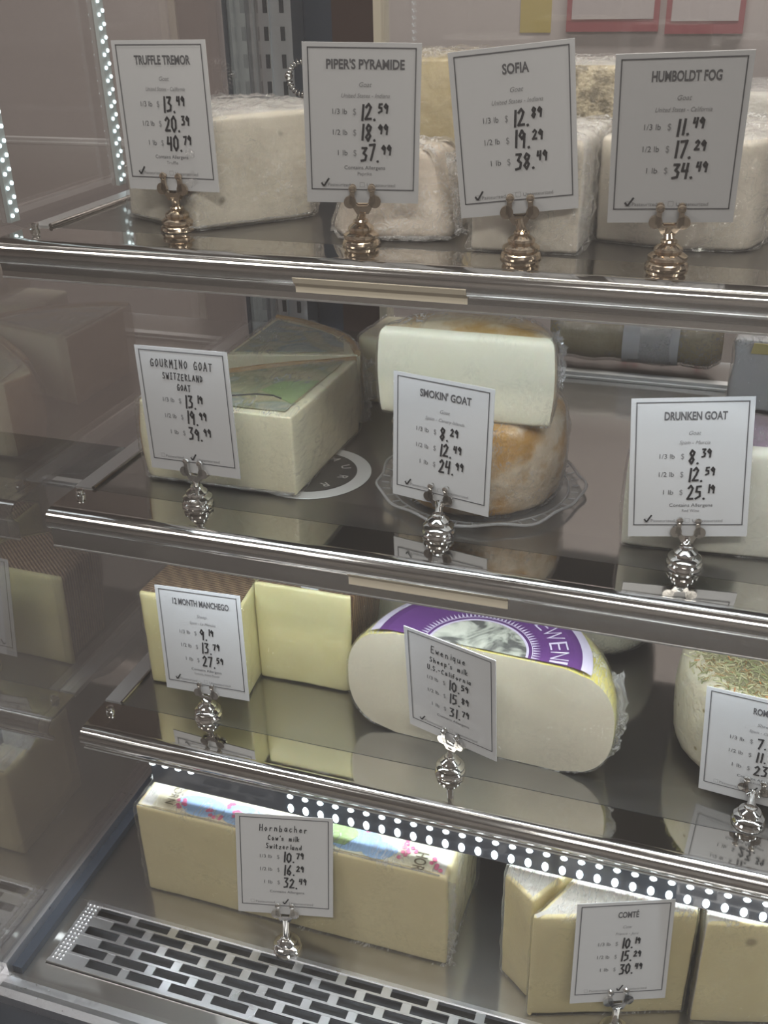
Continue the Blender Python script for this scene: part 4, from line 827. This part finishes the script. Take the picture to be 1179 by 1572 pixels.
def make_card(i, c):
    k, bx, by, x, y, dz, yaw_, tilt, roll, title, hand, lines, prices, note, tick = c
    W_, H_ = CARDW[k] if title != 'COMT\u00c9' else (.0816, .0955); z = SZ[k] + dz
    card = MB(); card.box(-W_ / 2, W_ / 2, 0, .0007, 0, H_)
    o = bpy.data.objects.new('x', None)
    R = Matrix.Rotation(yaw_, 4, 'Z') @ Matrix.Rotation(tilt, 4, 'X') @ Matrix.Rotation(roll, 4, 'Y')
    o = card.build('price_card', M['cardwhite'], origin=(0, 0, 0)); o.matrix_world = Matrix.Translation((x, y, z + CZ)) @ R
    tag(o, CARD_LABEL[i], 'price card', 'price cards on the shelves'); bpy.data.objects
    X = lambda u: -W_ / 2 + u * W_; Zv = lambda v: H_ * (1 - v)
    b = MB(); t_ = .0008; yb = -.0003
    l, r, tp, bt = X(.042), X(.958), Zv(.026), Zv(.915)
    for a in ((l, r, tp - t_, tp), (l, r, bt, bt + t_), (l, l + t_, bt, tp), (r - t_, r, bt, tp)): b.add([(a[0], yb, a[2]), (a[1], yb, a[2]), (a[1], yb, a[3]), (a[0], yb, a[3])], [(0, 1, 2, 3)])
    b.build('border', M['ink'], o)
    p = MB(); f = MB(); h = MB(); yt = -.0003
    if title: put_text(p, title, X(.53), Zv(.125), H_ * .056, yt, width=min(W_ * .66, len(title) * W_ * .0425), bold=.03)
    if lines:
        put_text(f, lines[0], X(.53), Zv(.245), H_ * .028, yt, shear=.3); put_text(f, lines[1], X(.53), Zv(.312), H_ * .026, yt, shear=.3, width=min(W_ * .42, len(lines[1]) * W_ * .018))
    if hand:
        for q, hh, tt in ((.145, .062, hand[0]), (.235, .048, hand[1]), (.318, .046, hand[2])): pen(h, tt, X(.50), Zv(q) - .001, H_ * hh, yt - .0002, .0008 if k > 1 else .0008, .86, 1.0, 'c')
    for v, lb, pr in zip((.41, .54, .67), ('1/3 lb', '1/2 lb', '1 lb'), prices):
        put_text(p, lb, X(.37), Zv(v), H_ * .034, yt, width=W_ * (.125 if len(lb) > 4 else .085), align='r')
        put_text(f, '$', X(.435), Zv(v), H_ * .04, yt, width=W_ * .026)
        a, bb = pr.split('.')
        nx = pen(h, a + '.', X(.485), Zv(v) - H_ * .050, H_ * .094, yt - .0002, .00155, .78, .88)
        pen(h, bb, nx + .0004, Zv(v) - H_ * .006, H_ * .056, yt - .0002, .0013, .84, .95)
    if note:
        put_text(p, note[0], X(.52), Zv(.765), H_ * .024, yt, width=W_ * .36)
        if note[1]: put_text(f, note[1], X(.52), Zv(.805), H_ * .022, yt, width=W_ * min(.30, .018 * len(note[1])))
    for xb in (.14, .48):
        s = H_ * .026; cx = X(xb) + s / 2; cz = Zv(.878)
        for a in ((-s, s, s - .0003, s), (-s, s, -s, -s + .0003), (-s, -s + .0003, -s, s), (s - .0003, s, -s, s)): f.add([(cx + a[0] * .6, yt, cz + a[2] * .6), (cx + a[1] * .6, yt, cz + a[2] * .6), (cx + a[1] * .6, yt, cz + a[3] * .6), (cx + a[0] * .6, yt, cz + a[3] * .6)], [(0, 1, 2, 3)])
    put_text(f, 'Pasteurized', X(.19), Zv(.88), H_ * .022, yt, width=W_ * .2, align='l'); put_text(f, 'Unpasteurized', X(.54), Zv(.88), H_ * .022, yt, width=W_ * .25, align='l')
    cx = X((.14, .48)[tick]); cz = Zv(.878); w_ = .0012
    for (ax, az), (bx_, bz) in (((-.0005, .001), (.0012, -.0012)), ((.0012, -.0012), (.0048, .0042))):
        d = Vector((bx_ - ax, bz - az)).normalized(); n = Vector((-d.y, d.x)) * w_ / 2
        h.add([(cx + ax - n.x, yt - .0002, cz + az - n.y), (cx + bx_ - n.x, yt - .0002, cz + bz - n.y), (cx + bx_ + n.x, yt - .0002, cz + bz + n.y), (cx + ax + n.x, yt - .0002, cz + az + n.y)], [(0, 1, 2, 3)])
    p.build('printed_text', M['ink'], o); f.build('fine_print', M['faint'], o); h.build('handwriting', M['marker'], o)
    return o
def circ(cx, cz, r, n=14, a0=0, a1=2 * pi): return [(cx + r * cos(a0 + (a1 - a0) * i / n), cz + r * sin(a0 + (a1 - a0) * i / n)) for i in range(n)]
def make_stand(i, c):
    k, bx, by, x, y, dz, yaw_, tilt, roll = c[:9]; z = SZ[k]; dark = 'warm_reflecting' if k == 1 else 'chrome'; m = M[dark]
    bx, by = bx * .55 + x * .45, by * .55 + y * .45
    t = empty('card_stand', (bx, by, z), STAND_LABEL[i], 'card stand', 'card stands on the shelves')
    mb = MB(); mb.lathe([(.0136, 0), (.0140, .0012), (.0132, .003), (.0118, .0042), (.0128, .0058), (.0126, .0076), (.0104, .0092), (.0088, .0098), (.0094, .0112), (.0090, .0128), (.0066, .0146), (.0050, .0156), (.0056, .0166), (.0050, .0178), (.0036, .0184)], 32, (bx, by, z)); mb.build('base', m, t, smooth=25)
    jz = max(z + dz - .004, z + .0215)         # where the fork springs
    mb = MB(); mb.tube([(bx, by, z + .017), (bx * .5 + x * .5, by * .5 + y * .5, (z + .017 + jz) / 2), (x, y - .0004, jz)], [.0036, .0031, .0040], 16); mb.build('stem', m, t, smooth=40)
    T = Matrix.Translation((x, y, jz)) @ Matrix.Rotation(yaw_, 4, 'Z') @ Matrix.Rotation(tilt, 4, 'X')
    def jaw(y0, y1):
        mb = MB()
        mb.poly_y([(-.004, -.003), (.004, -.003), (.0062, .0005), (.0078, .004), (.0050, .0044), (.003, .0026), (-.003, .0026), (-.0050, .0044), (-.0078, .004), (-.0062, .0005)], y0, y1, 0, T)
        for s in (-1, 1):
            mb.poly_y(circ(s * .0086, .0054, .0044), y0, y1, 0, T)
            mb.poly_y([(s * .0052, .004), (s * .0092, .004), (s * .0082, .0150), (s * .0052, .0150)], y0, y1, 0, T)
            mb.lathe([(.0002, -.0012), (.0026, -.001), (.0029, 0), (.0024, .0012), (.0006, .0018)], 14, (0, 0, 0), 0, T @ Matrix.Translation((s * .0066, y0 + .0002, .0146)) @ Matrix.Rotation(pi / 2, 4, 'X'))
        return mb
    jaw(-.0032, -.0009).build('front_jaw', m, t, smooth=30); jaw(.0012, .0032).build('back_jaw', m, t, smooth=30)
    return t
for i, c in enumerate(CARDS): make_card(i, c); make_stand(i, c)

# coiled wire hanging beside the upright
sp = empty('wire_coil', (-.499, 1.19, Z1 + .068), 'small coiled wire hanging on the slotted upright behind the speckled wedge', 'wire coil')
mb = MB(); pts = []
for i in range(260):
    a = i / 259; th_ = radians(80 + 205 * a); w_ = a * 2 * pi * 15
    R0 = .0175 + .0030 * cos(w_); pts.append((-.491 + R0 * cos(th_), 1.182 + .0030 * sin(w_), Z1 + .066 + R0 * sin(th_)))
mb.tube(pts, .0010, 6); mb.build('coil', M['chrome'], sp, smooth=60)
mb = MB(); mb.lathe([(.0005, -.005), (.0042, -.003), (.005, 0), (.0042, .003), (.0005, .005)], 12, (-.5095, 1.184, Z1 + .068)); mb.tube([(-.5095, 1.184, Z1 + .068), (-.5085, 1.20, Z1 + .068)], .0015, 6); mb.build('hook', M['chrome'], sp, smooth=60)

# ------------------------------------------------------------------ things on the wall behind
WY = 2.62
mb = MB(); mb.box(-.534, -.462, WY - .002, WY, -.136, .02); tag(mb.build('paper_note', plain('yellow_note_paper', (0.62, 0.48, 0.12), 0.7)), 'yellow paper note on the wall behind the case', 'note')
for x0, x1, zb, lab_ in ((-.425, -.219, -.134, 'white sheet in red frame beside the yellow note on the back wall'), (-.204, -.037, -.139, 'white sheet in red frame at the upper right picture corner')):
    t = empty('framed_sheet', ((x0 + x1) / 2, WY, zb), lab_, 'notice', 'framed notices on the back wall')
    mb = MB(); mb.box(x0, x1, WY - .012, WY, zb, zb + .3); mb.build('frame', plain('red_frame', (0.40, 0.07, 0.09), 0.5), t)
    mb = MB(); mb.box(x0 + .012, x1 - .012, WY - .014, WY - .011, zb + .026, zb + .29); mb.build('sheet', plain('pinkish_paper', (0.66, 0.58, 0.58), 0.7), t)
for o in S.objects:
    if '_o' in o: del o['_o']
